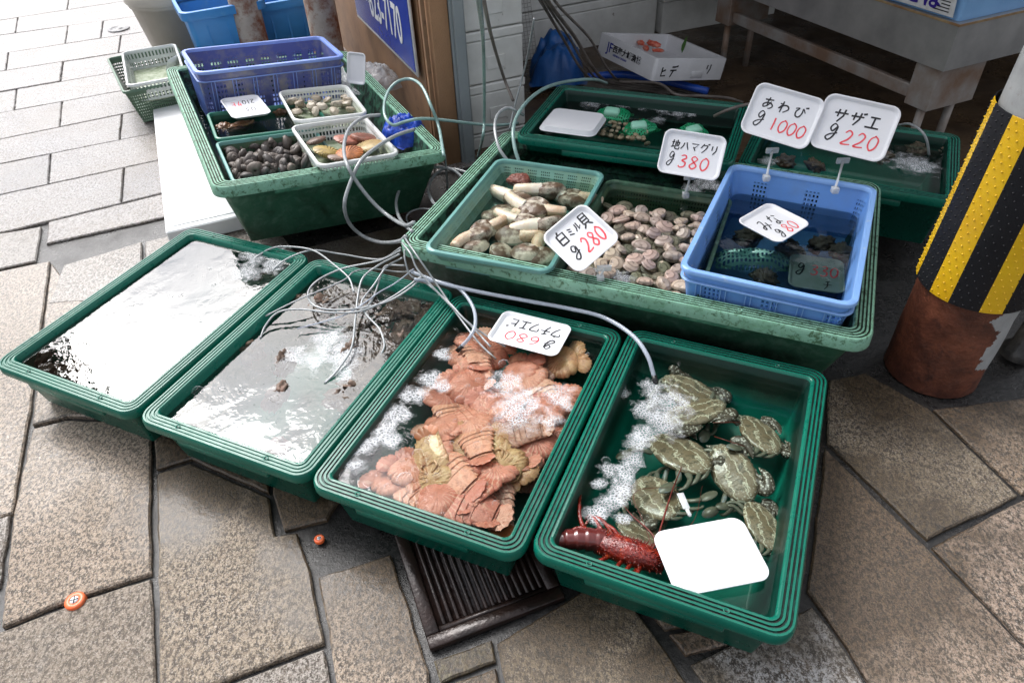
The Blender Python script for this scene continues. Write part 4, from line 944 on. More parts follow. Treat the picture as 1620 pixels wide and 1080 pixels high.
def scatter(Fm, c, N, proto, label, group, h0, layers, hs, tilt=.5, smin=.85, smax=1.15, mind=.03, seed=1, edge=.04):
    rnd = random.Random(seed); out = []; first = True; made = 0
    for L_i in range(layers):
        placed = []; tries = 0; n_l = N//layers
        while len(placed) < n_l and tries < 4000:
            tries += 1; p = in_px_quad(Fm, c, rnd.uniform(edge, 1-edge), rnd.uniform(edge, 1-edge), h0+L_i*hs)
            if all((p-q_).length > mind for q_ in placed):
                placed.append(p)
                Mx = Fm @ T(p.x, p.y, h0+L_i*hs+rnd.uniform(-.004, .004)) @ RZ(rnd.uniform(0, 2*PI)) @ RX(rnd.gauss(0, tilt)) @ RY(rnd.gauss(0, tilt)) @ SC(rnd.uniform(smin, smax))
                if first: proto.matrix_world = Mx; proto['label'] = label; proto['group'] = group; first = False; o = proto
                else: o = copy_tree(proto, Mx, label, group)
                out.append(o)
    return out
cl = tag(clam_mesh(.07, .055, .03).build('clam', m_clam), 'brown clam', 'clam')
scatter(E0, [(905, 430), (1085, 474), (1125, 345), (965, 325)], 150, reg(cl), 'small brown ridged clam in the pile in the dark green basket', 'brown clams in the dark green basket', -.08, 3, .016, .3, mind=.046, seed=3, edge=.0)
c2 = tag(clam_mesh(.062, .045, .03).build('clam', m_pale), 'pale clam', 'clam')
scatter(Bw1, [(470, 183), (570, 172), (545, 150), (458, 160)], 20, reg(c2), 'small pale clam in the upper small white basket', 'pale clams in the small white basket', -.045, 2, .014, .25, .8, 1.05, mind=.045, seed=5, edge=.0)

# large siphoned clams
m_mshell = M('peeling_brown_and_white_shell', (.1, .06, .035), (.5, .45, .36), 16, .45, bump=.003, bscale=60, lo=.44, hi=.56, c3=(.025, .015, .01), scale3=34, amt3=(.58, .7))
m_siph = M('cream_siphon_flesh', (.68, .58, .44), (.5, .36, .24), 22, .3, bump=.004, bscale=120, c3=(.12, .07, .04), scale3=16, amt3=(.6, .8), sss=.15)
m_sipht = M('white_siphon_skin', (.72, .68, .58), (.55, .46, .32), 12, .3, bump=.001, bscale=120, sss=.15)
def mirugai(siph=m_siph, ln=.068, bend=.25):
    root = empty('siphon_clam', T(), 'x', 'clam'); q = clam_mesh(.105, .075, .045)
    q.build('shell', m_mshell, root, T())
    q = MB(); pts = []; rs = []
    for k in range(12):
        f_ = k/11; pts.append(Vector((.028+ln*f_, .0+bend*ln*f_*f_, .004*math.sin(f_*3)))); rs.append(.0235*(1-.28*f_)*(1 if f_ < .93 else .86))
    q.tube(smooth_path(pts, 2)[:len(pts)*2-1], [rs[min(11, i//2)]*(1+.03*math.sin(i*2.3)) for i in range(len(pts)*2-1)], 14); q.build('siphon', siph, root, T())
    return reg(root)
ma, mb_ = mirugai(), mirugai(m_sipht, .08, -.3)
ml = [(905, 318, 850, 300, 1, 'white siphoned clam at the far right corner of the teal basket'), (850, 330, 900, 345, 0, 'siphoned clam with its cut white end towards the tilted price tray'), (870, 300, 820, 305, 1, 'pale siphoned clam beside the red brown sea squirt'), (905, 312, 935, 318, 0, 'siphoned clam by the right rim of the teal basket'), (820, 315, 775, 305, 1, 'long white siphoned clam below the sea squirt'), (842, 332, 800, 318, 1, 'white siphoned clam in the middle of the teal basket'), (800, 338, 840, 350, 0, 'dark shelled siphoned clam near the left wall of the teal basket'), (765, 365, 800, 352, 0, 'siphoned clam whose cream siphon lies over brown shells'), (870, 355, 830, 362, 1, 'siphoned clam half under the tilted price tray'), (810, 375, 850, 378, 0, 'brown siphoned clam in the centre of the pile'), (830, 352, 790, 345, 1, 'white skinned siphoned clam across the pile'), (755, 372, 735, 380, 0, 'dark brown siphoned clam left of the pile'), (860, 372, 845, 392, 0, 'siphoned clam pressed against the front right of the basket')]
for i, (x, y, hx, hy, v, lab) in enumerate(ml):
    src = (ma, mb_)[v]; Mx = inM(E0, x, y, -.045+.012*(i % 3), hx, hy) @ RZ(PI/2) @ RX(rc.uniform(-.5, .5)) @ SC(rc.uniform(1.15, 1.35))
    if src.get('used'): o = copy_tree(src, Mx, lab, 'siphoned clams in the teal basket')
    else: src['used'] = 1; src.matrix_world = Mx; src['label'] = lab; src['group'] = 'siphoned clams in the teal basket'
for s_ in (ma, mb_): del s_['used']
for o in bpy.data.objects:
    if 'used' in o: del o['used']
ms_ = tag(clam_mesh(.092, .07, .04).build('clam', m_mshell), 'x', 'clam'); reg(ms_)
for i, (x, y, r_, lab) in enumerate([(722, 385, .3, 'orange brown clam at the front left corner of the teal basket'), (752, 392, 1.2, 'white patched clam second from the front left of the teal basket'), (792, 400, 2.0, 'white and black clam at the front middle of the teal basket'), (832, 402, .1, 'round brown ringed clam at the front of the teal basket'), (780, 345, 2.7, 'white flecked clam near the left of the teal basket pile'), (842, 345, .8, 'pale clam shell in the middle of the siphoned clams'), (857, 409, 1.0, 'clam under the left corner of the tilted price tray')]):
    Mx = inM(E0, x, y, -.05+.012*(i % 2)) @ RZ(r_) @ RX(rc.uniform(-.4, .3)) @ SC(rc.uniform(1.15, 1.35))
    if i == 0: ms_.matrix_world = Mx; ms_['label'] = lab; ms_['group'] = 'large clams along the front of the teal basket'
    else: copy_tree(ms_, Mx, lab, 'large clams along the front of the teal basket')
def lump(name, r, mat, label, cat, Mx, amp=.35, sq=(1, 1, .6), seed=0, sub=4, fr=1.0, group=None):
    bm = bmesh.new(); bmesh.ops.create_icosphere(bm, subdivisions=sub, radius=1)
    for v in bm.verts:
        p = v.co*fr*1.3+Vector((seed, seed*2, 0)); f_ = 1+amp*(noise.noise(p)+.55*noise.noise(p*2.7)+.3*noise.noise(p*6.5)); v.co = Vector((v.co.x*sq[0], v.co.y*sq[1], v.co.z*sq[2]))*f_*r
    me = bpy.data.meshes.new(name); bm.to_mesh(me); bm.free(); me.materials.append(mat); me.polygons.foreach_set('use_smooth', [True]*len(me.polygons))
    o = bpy.data.objects.new(name, me); COL.objects.link(o); o.matrix_world = Mx; return tag(o, label, cat, group)
m_squirt = M('red_brown_tunic', (.2, .05, .03), (.1, .03, .02), 20, .45, bump=.006, bscale=90, c3=(.3, .1, .06), scale3=40)
lump('sea_squirt', .045, m_squirt, 'dark red brown sea squirt at the back left corner of the teal basket', 'sea squirt', inM(E0, 822, 286, -.02), .25, (1.15, .8, .6), 3)

# turban shells (a real spiral), used encrusted, dark and bare
def turban(R=.03, turns=2.6, n=12, steps=44, spire=1.0, noisy=0.0, seed=0):
    q = MB(); R_ = []
    for i in range(steps+1):
        t_ = i/steps; th = t_*turns*2*PI; g_ = math.exp(-1.0*(1-t_)*turns*.62); rad = R*.62*g_; tr = R*.52*g_
        c = Vector((rad*math.cos(th), rad*math.sin(th), R*1.25*spire*(1-g_)-R*.3)); o_ = Vector((math.cos(th), math.sin(th), 0)); ring = []
        for k in range(n):
            a = 2*PI*k/n; rr0 = tr*(1+.1*math.cos(3*a))*(1+noisy*noise.noise(Vector((t_*18, a*1.5, seed))))
            ring.append(c+o_*math.cos(a)*rr0+Vector((0, 0, 1))*math.sin(a)*rr0)
        R_.append(ring)
    q.loft(R_, bottom=True, top=True)
    end = R_[-1]; cc = sum(end, Vector((0, 0, 0)))/n
    return q, cc, end
m_darksn = M('dark_turban_shell', (.08, .068, .062), (.18, .16, .14), 30, .55, bump=.002, bscale=70, c3=(.2, .14, .1), scale3=40, amt3=(.66, .78), rnd=[(.05, .045, .05), (.15, .12, .1), (.07, .065, .07), (.2, .16, .13)])
q, _, _ = turban(.033, 2.4, 12, 36, .75, .25, 4); sn = tag(q.build('turban_snail', m_darksn), 'x', 'snail')
scatter(Bg2, [(372, 282), (500, 262), (470, 216), (362, 236)], 84, reg(sn), 'dark grey turban snail piled in the green mesh basket', 'dark turban snails in the green mesh basket', -.075, 3, .018, 1.2, .8, 1.1, mind=.05, seed=8, edge=.0)
m_enc = M('encrusted_brown_shell', (.13, .085, .055), (.28, .2, .15), 14, .55, bump=.007, bscale=55, c3=(.26, .08, .045), scale3=11, amt3=(.57, .68), rnd=[(.05, .035, .025), (.14, .09, .06), (.09, .05, .04), (.17, .13, .09)])
m_oper = M('white_green_operculum', (.55, .56, .42), (.3, .34, .22), 30, .35)
def enc_shell(name, R_, seed, group, label, Mx, oper=False):
    root = empty(name, T(), label, 'turban shell', group)
    q, cc, end = turban(R_, 2.1, 12, 34, .8, .5, seed); q.build('shell', m_enc, root, T())
    lp = lump('growth', R_*.95, m_enc, None, None, T(R_*.1, 0, 0), .55, (1, .9, .55), seed, 4, 1.6); lp.parent = root; lp.matrix_local = T(R_*.1, 0, 0)
    if oper:
        q = MB(); n_ = (end[0]-cc).cross(end[3]-cc).normalized(); rot = Vector((0, 0, 1)).rotation_difference(n_).to_matrix().to_4x4()
        q.loft([[(r*math.cos(2*PI*k/20), r*math.sin(2*PI*k/20), z) for k in range(20)] for r, z in ((R_*.5, -.002), (R_*.48, .004), (R_*.34, .007), (R_*.3, .0055), (R_*.16, .008), (.0002, .007))]); q.build('operculum', m_oper, root, T(*cc) @ rot)
    root.matrix_world = Mx; return root
t2 = [(530, 465, 'round encrusted turban shell in the hose loops'), (500, 500, 'flat encrusted turban shell at the left of the pile'), (575, 480, 'turban shell right of the hose knot'), (610, 500, 'turban shell with orange growth in the middle of the pile'), (650, 490, 'orange flecked turban shell near the back rim'), (685, 485, 'turban shell in the back right corner of the tub'), (640, 520, 'turban shell against the right wall, upper'), (600, 535, 'turban shell beside the white hose end'), (565, 520, 'turban shell just right of the white froth'), (615, 560, 'turban shell below the bright round operculum'), (580, 575, 'small turban shell in the froth'), (560, 610, 'dark turban shell below the hose end'), (590, 600, 'turban shell against the right wall, lower'), (535, 625, 'lowest dark turban shell by the right wall'), (395, 552, 'pinkish turban shell alone at the left of the tub'), (433, 710, 'single pinkish shell at the front of the tub'), (450, 575, 'shell with a white rim under the froth'), (470, 480, 'brown turban shell at the back left'), (625, 485, 'reddish turban shell behind the white hose'), (555, 560, 'turban shell with a green white lid showing'), (600, 572, 'turban shell with a bright yellow ringed lid'), (550, 500, 'turban shell under the crossing hoses'), (670, 505, 'brown turban shell next to the right rim'), (435, 628, 'tan shell lying in the bright reflection'), (640, 495, 'turban shell between the orange flecked one and the middle of the pile'), (628, 540, 'turban shell at the right wall above the yellow ringed lid'), (585, 548, 'turban shell between the two lidded shells'), (575, 585, 'brown turban shell just below the lidded pair'), (560, 640, 'small turban shell nearest the front of the dark pile'), (515, 478, 'turban shell inside the widest hose loop'), (550, 470, 'turban shell at the top of the widest hose loop')]
for i, (x, y, lab) in enumerate(t2):
    h = -.072+.012*(i % 2) if x > 480 else -.062
    enc_shell('turban_shell', .040+.009*((i*7) % 3)/2, i, 'encrusted turban shells in the second tub', lab, inM(FR[1], x, y, h, yaw=i*1.7) @ RX(.6*math.sin(i*2.1)+(1.1 if i in (19, 20, 16) else 0)) @ RY(.5*math.cos(i)), oper=i in (16, 19, 20, 4, 8))
for i, (x, y, lab) in enumerate([(80, 590, 'brown turban shell at the near left corner of the first tub'), (105, 600, 'reddish turban shell by the near rim of the first tub'), (60, 565, 'dark turban shell against the left wall of the first tub'), (120, 585, 'mottled shell at the edge of the white reflection'), (415, 445, 'orange brown shell near the far right rim of the first tub'), (428, 440, 'yellowish shell at the far right of the first tub'), (390, 460, 'ringed shell at the end of the thin hoses')]):
    enc_shell('turban_shell', .046, i+40, 'turban shells in the first tub', lab, inM(FR[0], x, y, -.058, yaw=i*1.3) @ RX(.5*math.sin(i*2)))
for i, (x, y, lab) in enumerate([(1240, 255, 'brown abalone shell behind the あわび tray clip'), (1290, 262, 'mossy shell under the surface beside the サザエ tray'), (1400, 248, 'brown shell at the right end of the back right tub'), (1450, 235, 'turban shell below the white hose in the back right tub'), (1500, 240, 'turban shell next to the striped pillar'), (1260, 280, 'shell against the front wall of the back right tub')]):
    enc_shell('turban_shell', .04, i+60, 'shells in the back right tub', lab, inM(G0, x, y, -.06, yaw=i*1.9) @ RX(.3))
for i, (x, y, lab) in enumerate([(1180, 375, 'dark sea snail at the left of the sky blue crate'), (1210, 440, 'netted bag end shell in the sky blue crate'), (1300, 385, 'dark purple shell at the back of the sky blue crate'), (1250, 395, 'dark shell behind the sunken tray in the sky blue crate'), (1330, 400, 'dark shell by the right wall of the sky blue crate')]):
    enc_shell('sea_snail', .045, i+80, 'dark shells in the sky blue crate', lab, inM(Bb, x, y, -.135, yaw=i*1.9) @ RX(.3))
m_net = lattice('green_net', (.2, .42, .34), .014, .014, .55, .55, -9, 9, col2=(.12, .3, .24))
def net_bag(name, Fm, x, y, h, w_, l_, hh, lab, mat, cat, seed, yaw=0):
    o = crumple(name, None, w_, l_, hh, mat, lab, cat, seed, 26, M_=inM(Fm, x, y, h, yaw=yaw))
    l = o.data.uv_layers.new(name='UVMap'); l.data.foreach_set('uv', [c for lp in o.data.loops for c in (o.data.vertices[lp.vertex_index].co.x+1, o.data.vertices[lp.vertex_index].co.y+1)]); return o
net_bag('net_bag', Bb, 1190, 415, -.14, .26, .1, .05, 'pale green net bag lying in the sky blue crate', m_net, 'net bag', 6, .3)
# brown sea creatures in the tray tub
m_brn = M('brown_wet_flesh', (.2, .1, .05), (.1, .05, .03), 18, .3, bump=.004, bscale=70, c3=(.4, .24, .1), scale3=26)
for i, (x, y, lab, s_) in enumerate([(380, 200, 'long brown sea creature lying under the small price tray', (1.6, .7, .4)), (445, 178, 'orange brown spiky sea creature next to the small white basket', (1, .8, .6)), (355, 203, 'brown shell at the left end of the green tray tub', (.8, .7, .5))]):
    lump('sea_cucumber', .045, m_brn, lab, 'sea creature', inM(A0, x, y, -.05, yaw=.2), .4, s_, i+5, 4, 1.5, 'sea creatures in the green tray tub')

# scallops
def scallop(R=.045):
    q = MB(); n = 96; m = 8
    for s in (1, -1):
        R_ = []
        for j in range(m+1):
            f_ = 1-j/m; ring = []
            for k in range(n):
                a = -PI*.5+2*PI*k/n; prof_ = R*(1-.13*max(0, math.cos(a+PI/2))**3)
                if abs(((a+PI/2) % (2*PI))) < .0: pass
                rr0 = prof_*f_; rib = .0016*math.cos(a*20)*f_ if True else 0
                y = math.sin(a)*rr0; x = math.cos(a)*rr0; yo = -R*.75*(1-f_)
                ring.append((x, y+yo, s*(R*.2*math.sqrt(max(0, 1-f_**2.2))+rib)))
            R_.append(ring if s == 1 else ring[::-1])
        q.loft(R_, top=True)
    return q
def scal_mat(name, c1, c2):
    t = NT(name); v = t.coord(); s = t.n('ShaderNodeSeparateXYZ'); t.l(v, s.inputs[0]); a = t.math('ARCTAN2', s.outputs[0], t.math('ADD', s.outputs[1], .034))
    st = t.ramp(t.math('SINE', t.math('MULTIPLY', a, 30.0)), [(.3, 0.), (.75, 1.)]); col = t.mix(t.math('MULTIPLY', st, .8), c1, c2); col = t.mix(t.ramp(t.noise(v, 50, 5), [(.5, 0.), (.7, .5)]), col, tuple(c*.4 for c in c1)); t.bsdf(col, .4); return t.m
for i, (x, y, hx, hy, c1, c2_, lab) in enumerate([(518, 240, 512, 225, (.42, .3, .09), (.05, .04, .02), 'yellow scallop with dark ribs at the near left of the white basket'), (552, 243, 560, 232, (.5, .17, .05), (.14, .06, .03), 'bright orange ribbed scallop'), (583, 231, 600, 225, (.46, .35, .16), (.3, .17, .06), 'pale yellow scallop by the right wall of the white basket'), (550, 222, 540, 214, (.36, .13, .09), (.2, .09, .06), 'pink red scallop at the back of the white basket'), (575, 217, 585, 213, (.3, .11, .07), (.16, .08, .05), 'dull red scallop beside the pink red one'), (500, 222, 495, 215, (.2, .13, .1), (.1, .07, .05), 'brown scallop in the back left corner of the white basket'), (535, 250, 530, 243, (.2, .12, .08), (.1, .06, .05), 'small brown scallop under the orange one')]):
    tag(scallop(.062 if i < 5 else .045).build('scallop', scal_mat('scallop_shell', c1, c2_), M=inM(Bw2, x, y, -.042+.006*(i % 3), hx, hy) @ RX(.2*math.sin(i)) @ RY(.25*math.cos(i*2))), lab, 'scallop', 'scallops in the white basket')

# ------------------------------------------------------------------ slipper lobsters
def frnd(a, k): return noise.noise(Vector((math.cos(a)*k, math.sin(a)*k, k)))
def lob_mat(name, c1, c2, c3, rnd=None):
    t = NT(name); v = t.coord(); n1 = t.noise(v, 14, 6, .65); col = t.mix(t.ramp(n1, [(.35, 0.), (.65, 1.)]), c1, c2)
    if rnd: oi = t.n('ShaderNodeObjectInfo'); col = t.mix(.62, col, t.ramp(oi.outputs['Random'], [(i/(len(rnd)-1), c) for i, c in enumerate(rnd)]))
    s = t.n('ShaderNodeSeparateXYZ'); t.l(v, s.inputs[0]); a = t.math('ARCTAN2', s.outputs[0], s.outputs[1])
    rl = t.math('SINE', t.math('ADD', t.math('MULTIPLY', a, 26.0), t.math('MULTIPLY', t.noise(v, 22, 3), 18.0)))
    rm = t.ramp(t.noise(v, 9, 3), [(.42, 0.), (.6, 1.)])
    col = t.mix(t.math('MULTIPLY', t.ramp(rl, [(.35, 0.), (.95, .6)]), rm), col, c3)
    col = t.mix(t.ramp(t.noise(v, 55, 7, .8), [(.52, 0.), (.68, .75)]), col, tuple(c*.42 for c in c2))
    col = t.mix(t.ramp(t.noise(v, 90, 4, .8), [(.6, 0.), (.72, .6)]), col, c3)
    b = t.bsdf(col, .2, t.bump(rl, .0008, .4, t.bump(t.noise(v, 70, 6, .75), .0035, .8)), Specular_IOR_Level=.55); b.inputs['Subsurface Weight'].default_value = .06; b.inputs['Subsurface Scale'].default_value = .008
    return t.m
m_pink = lob_mat('salmon_pink_shell', (.74, .38, .28), (.6, .23, .16), (.74, .52, .4), [(.76, .46, .36), (.46, .13, .1), (.68, .42, .28), (.6, .26, .22), (.5, .2, .13), (.74, .52, .4)])
m_belly = lob_mat('cream_gold_belly', (.55, .42, .22), (.4, .2, .1), (.7, .55, .35))
m_tan = lob_mat('tan_shell', (.52, .36, .18), (.42, .2, .12), (.68, .5, .3))
m_tail = lob_mat('banded_pink_tail', (.45, .25, .18), (.34, .17, .13), (.6, .45, .35))
def slipper(mat=m_pink, belly=False):
    root = empty('slipper_lobster', T(), 'x', 'slipper lobster')
    # carapace: broad shield, serrated sides, low dome
    q = MB(); n = 72; m = 8; R_ = []
    W_, L_2, H_ = .060, .046, .022
    for j in range(m+1):
        f_ = 1-j/m; ring = []
        for k in range(n):
            a = 2*PI*k/n; ser = 1+(.032*abs(((k/3) % 1)*2-1) if (abs(math.cos(a)) > .35) else 0)
            x = math.cos(a)*W_*(1+.1*math.sin(a)); y = math.sin(a)*L_2
            if abs(math.cos(a)) > .5 and .1 < math.sin(a) < .32: x *= .9
            ff = f_*(ser if j == 0 else 1); zc = H_*math.sqrt(max(0, 1-f_**1.8))*(1+.12*math.cos(x*ff*160)*(1-f_))+.0025*noise.noise(Vector((x*ff*60, y*ff*60, 1)))
            ring.append((x*ff, y*ff, zc if j else -.001))
        R_.append(ring)
    q.loft([[(p[0]*.97, p[1]*.97, -.007) for p in R_[0]]]+R_, bottom=True, top=True); q.build('carapace', m_belly if belly else mat, root, T())
    # broad antenna plates with toothed front edge
    for s in (-1, 1):
        for (cx, cy, w0, l0) in ((.033, .052, .03, .02), (.012, .057, .012, .013)):
            q = MB(); nn = 40; V = []; 
            for zz2 in (-.0015, .0025):
                for k in range(nn):
                    a = 2*PI*k/nn; tt = 1+(.16*abs(((k/2) % 1)*2-1) if math.sin(a) > -.2 else 0)
                    V.append((s*(cx+math.cos(a)*w0*tt), cy+math.sin(a)*l0*tt-.25*abs(math.cos(a))*l0, zz2-.18*(cx+math.cos(a)*w0)**2*10))
            V.append((s*cx, cy, .006))
            q.add(V, [(k, (k+1) % nn, nn+(k+1) % nn, nn+k) for k in range(nn)]+[(nn+k, nn+(k+1) % nn, 2*nn) for k in range(nn)]+[tuple(range(nn))[::-1]]); q.build('antenna_plate', mat, root, T())
    # tail of overlapping bands
    q = MB(); y = -.036
    q.loft([[(math.cos(PI*i/17)*w9, y9, math.sin(PI*i/17)**.8*h9-.006-z9) for i in range(18)] for w9, y9, h9, z9 in ((.045, -.03, .0168, 0), (.0435, -.055, .016, .0012), (.039, -.08, .0145, .003), (.034, -.105, .012, .008), (.029, -.125, .009, .014))], closed=False)
    for k in range(6):
        w0 = .046*(1-.075*k); l0 = .019; hz = .017*(1-.08*k); R_ = []
        for (dy, g) in ((0.006, .985), (.0, .995), (-l0*.85, 1.015), (-l0, 1.005), (-l0+.001, .97)):
            ring = []
            for i in range(18):
                a = PI*i/17; ring.append((math.cos(a)*w0*g*(1+.08*(abs(math.cos(a)) > .9)), y+dy-(.006 if abs(math.cos(a)) > .9 else 0), math.sin(a)**.8*hz*g-.006-.0015*k*k*.6))
            R_.append(ring)
        q.loft(R_, closed=False); y -= .0152
    q.build('tail', m_belly if belly else m_tail if mat is m_tan else mat, root, T())
    q = MB()
    for k in range(5):
        a = (k-2)*.42; Mk = T(0, y+.006, -.022) @ RZ(-a) ; q.add([(0, 0, 0), (-.011, -.018, .001), (-.009, -.038, 0), (0, -.043, .002), (.009, -.038, 0), (.011, -.018, .001), (0, -.02, .004)], [(0,1,6),(1,2,6),(2,3,6),(3,4,6),(4,5,6),(5,0,6)], 0, Mk)
    q.build('tail_fan', mat if mat is not m_tan else M('rust_brown_fan', (.35, .12, .04), rough=.3), root, T())
    if belly:
        q = MB()
        for s in (-1, 1):
            for k in range(5):
                a = .9-k*.42; p0 = Vector((s*.006, .016-k*.009, .019)); p1_ = p0+Vector((s*math.cos(a)*.022, math.sin(a)*.022, -.002)); p2 = p1_+Vector((-s*.008, .012-k*.006, -.003)); p3 = p2+Vector((-s*.014, .004, -.004))
                q.tube(smooth_path([p0, p1_, p2, p3], 4), [.0036]*4+[.003]*4+[.0022]*4+[.0008], 7)
        q.build('legs', m_belly, root, T())
    return reg(root)
prot = {'p': slipper(), 'b': slipper(m_tan, True), 't': slipper(m_tan)}
sl_l = [('p', 738, 560, 722, 528, 'slipper lobster under the thick hose end'), ('p', 764, 515, 760, 498, 'slipper lobster poking out behind the upside down price tray'), ('p', 742, 610, 715, 590, 'slipper lobster left of the centre under the foam edge'), ('p', 822, 590, 840, 560, 'slipper lobster just below the price tray'), ('t', 918, 580, 950, 575, 'tan slipper lobster alone at the right rim behind the tray'), ('p', 880, 615, 860, 590, 'slipper lobster below the right end of the price tray'), ('p', 790, 640, 835, 650, 'slipper lobster under the biggest bubbles'), ('p', 700, 672, 660, 690, 'pink and white striped slipper lobster at the left'), ('p', 748, 672, 742, 645, 'slipper lobster with a fanned shell in the middle left'), ('p', 812, 675, 845, 695, 'slipper lobster on its side in the middle'), ('p', 862, 650, 885, 620, 'red flecked slipper lobster at the right'), ('t', 742, 712, 715, 700, 'tan slipper lobster in the very centre of the pile'), ('t', 812, 702, 780, 706, 'pale tan slipper lobster with a rounded end'), ('p', 770, 742, 720, 745, 'dark red slipper lobster seen from the side'), ('b', 835, 750, 850, 765, 'belly-up slipper lobster with spiral legs near the right rim'), ('p', 625, 762, 595, 745, 'big salmon slipper lobster at the near left'), ('b', 668, 790, 672, 815, 'belly-up slipper lobster at the near rim'), ('p', 716, 792, 700, 762, 'greyish pink slipper lobster near the front middle'), ('p', 768, 778, 795, 752, 'slipper lobster with a toothed fan in the front middle'), ('t', 797, 790, 792, 765, 'slipper lobster showing its banded tail and orange fan'), ('p', 752, 832, 720, 822, 'lowest slipper lobster at the front rim'), ('p', 872, 705, 895, 680, 'slipper lobster against the right wall'), ('p', 682, 728, 650, 700, 'slipper lobster under the left foam'), ('p', 900, 645, 915, 610, 'slipper lobster wedged at the upper right wall'), ('p', 650, 745, 630, 728, 'slipper lobster at the left edge of the pile under the froth'), ('p', 770, 560, 790, 540, 'slipper lobster next to the left end of the price tray'), ('p', 845, 715, 800, 722, 'slipper lobster beneath the pale tan one'), ('p', 800, 760, 760, 765, 'slipper lobster beneath the toothed fan'), ('p', 705, 630, 690, 600, 'slipper lobster at the edge of the fine bubbles'), ('p', 640, 790, 600, 780, 'slipper lobster in the near left corner'), ('p', 760, 650, 800, 620, 'deep lying slipper lobster in the middle')]
used = set()
for i, (v, x, y, hx, hy, lab) in enumerate(sl_l):
    deep = i >= 26
    hgt_ = (-.056 if not deep else -.08)-.012*(i % 2); Mx = inM(FR[2], x, y, hgt_, hx, hy); pl_ = FR[2].inverted() @ Mx.translation; pl_.x = max(-.19+.03*deep, min(.19-.03*deep, pl_.x)); pl_.y = max(-.325+.03*deep, min(.36, pl_.y)); Mx.translation = FR[2] @ pl_; Mx = Mx @ RX(rc.uniform(-.35, .35)) @ RY(rc.uniform(-.35, .35)) @ SC((lambda g_: (g_, g_, g_*.72))(rc.uniform(1.1, 1.3)*(.95 if v == 't' else 1)))
    tip = FR[2].inverted() @ (Mx @ Vector((0, -.15, -.02))); hd = FR[2].inverted() @ (Mx @ Vector((0, .07, 0))); dx = 0; dy = 0
    for e_ in (tip, hd):
        dx += max(0, -.215-e_.x)-max(0, e_.x-.215); dy += max(0, -.35-e_.y)-max(0, e_.y-.37)
    Mx = FR[2] @ T(dx, dy, 0) @ FR[2].inverted() @ Mx
    if v in used: copy_tree(prot[v], Mx, lab, 'slipper lobsters in the third tub')
    else: used.add(v); prot[v].matrix_world = Mx; tag(prot[v], lab, None, 'slipper lobsters in the third tub')

# ------------------------------------------------------------------ crabs
def crab_mat():
    t = NT('olive_crab_shell'); v = t.coord(); s = t.n('ShaderNodeSeparateXYZ'); t.l(v, s.inputs[0])
    yy_ = t.math('ADD', s.outputs[1], t.math('MULTIPLY', t.noise(v, 26, 5, .65), .06))
    ln = t.math('ABSOLUTE', t.math('SINE', t.math('MULTIPLY', yy_, 150.0)))
    col = t.mix(t.ramp(t.noise(v, 30, 5), [(.35, 0.), (.65, 1.)]), (.17, .125, .075), (.27, .215, .15))
    col = t.mix(t.ramp(t.noise(v, 75, 5, .7), [(.5, 0.), (.62, .7)]), col, (.06, .058, .04)); col = t.mix(t.ramp(ln, [(.0, .95), (.3, 0.)]), col, (.66, .62, .48)); vo = t.n('ShaderNodeTexVoronoi'); vo.inputs['Scale'].default_value = 190; t.l(v, vo.inputs['Vector'])
    edge = t.math('ABSOLUTE', s.outputs[0]); sp = t.math('MULTIPLY', t.ramp(vo.outputs['Distance'], [(.2, 1.), (.4, 0.)]), t.ramp(t.math('MULTIPLY', edge, 10.0), [(.35, 0.), (.6, .8)]))
    col = t.mix(sp, col, (.5, .48, .4)); t.bsdf(col, .2, t.bump(t.noise(v, 160, 3), .0012)); return t.m
m_crab = crab_mat()
def speck_mat(name, c1, c2, sc=170):
    t = NT(name); v = t.coord(); vo = t.n('ShaderNodeTexVoronoi'); vo.inputs['Scale'].default_value = sc; t.l(v, vo.inputs['Vector'])
    col = t.mix(t.ramp(vo.outputs['Distance'], [(.22, 1.), (.42, 0.)]), c1, c2); t.bsdf(col, .35, t.bump(t.noise(v, 160, 3), .001)); return t.m
m_claw = speck_mat('speckled_claw', (.07, .055, .04), (.5, .48, .42)); m_leg = M('blue_green_leg', (.1, .1, .07), (.16, .16, .12), 30, .35, c3=(.16, .22, .28), scale3=30)
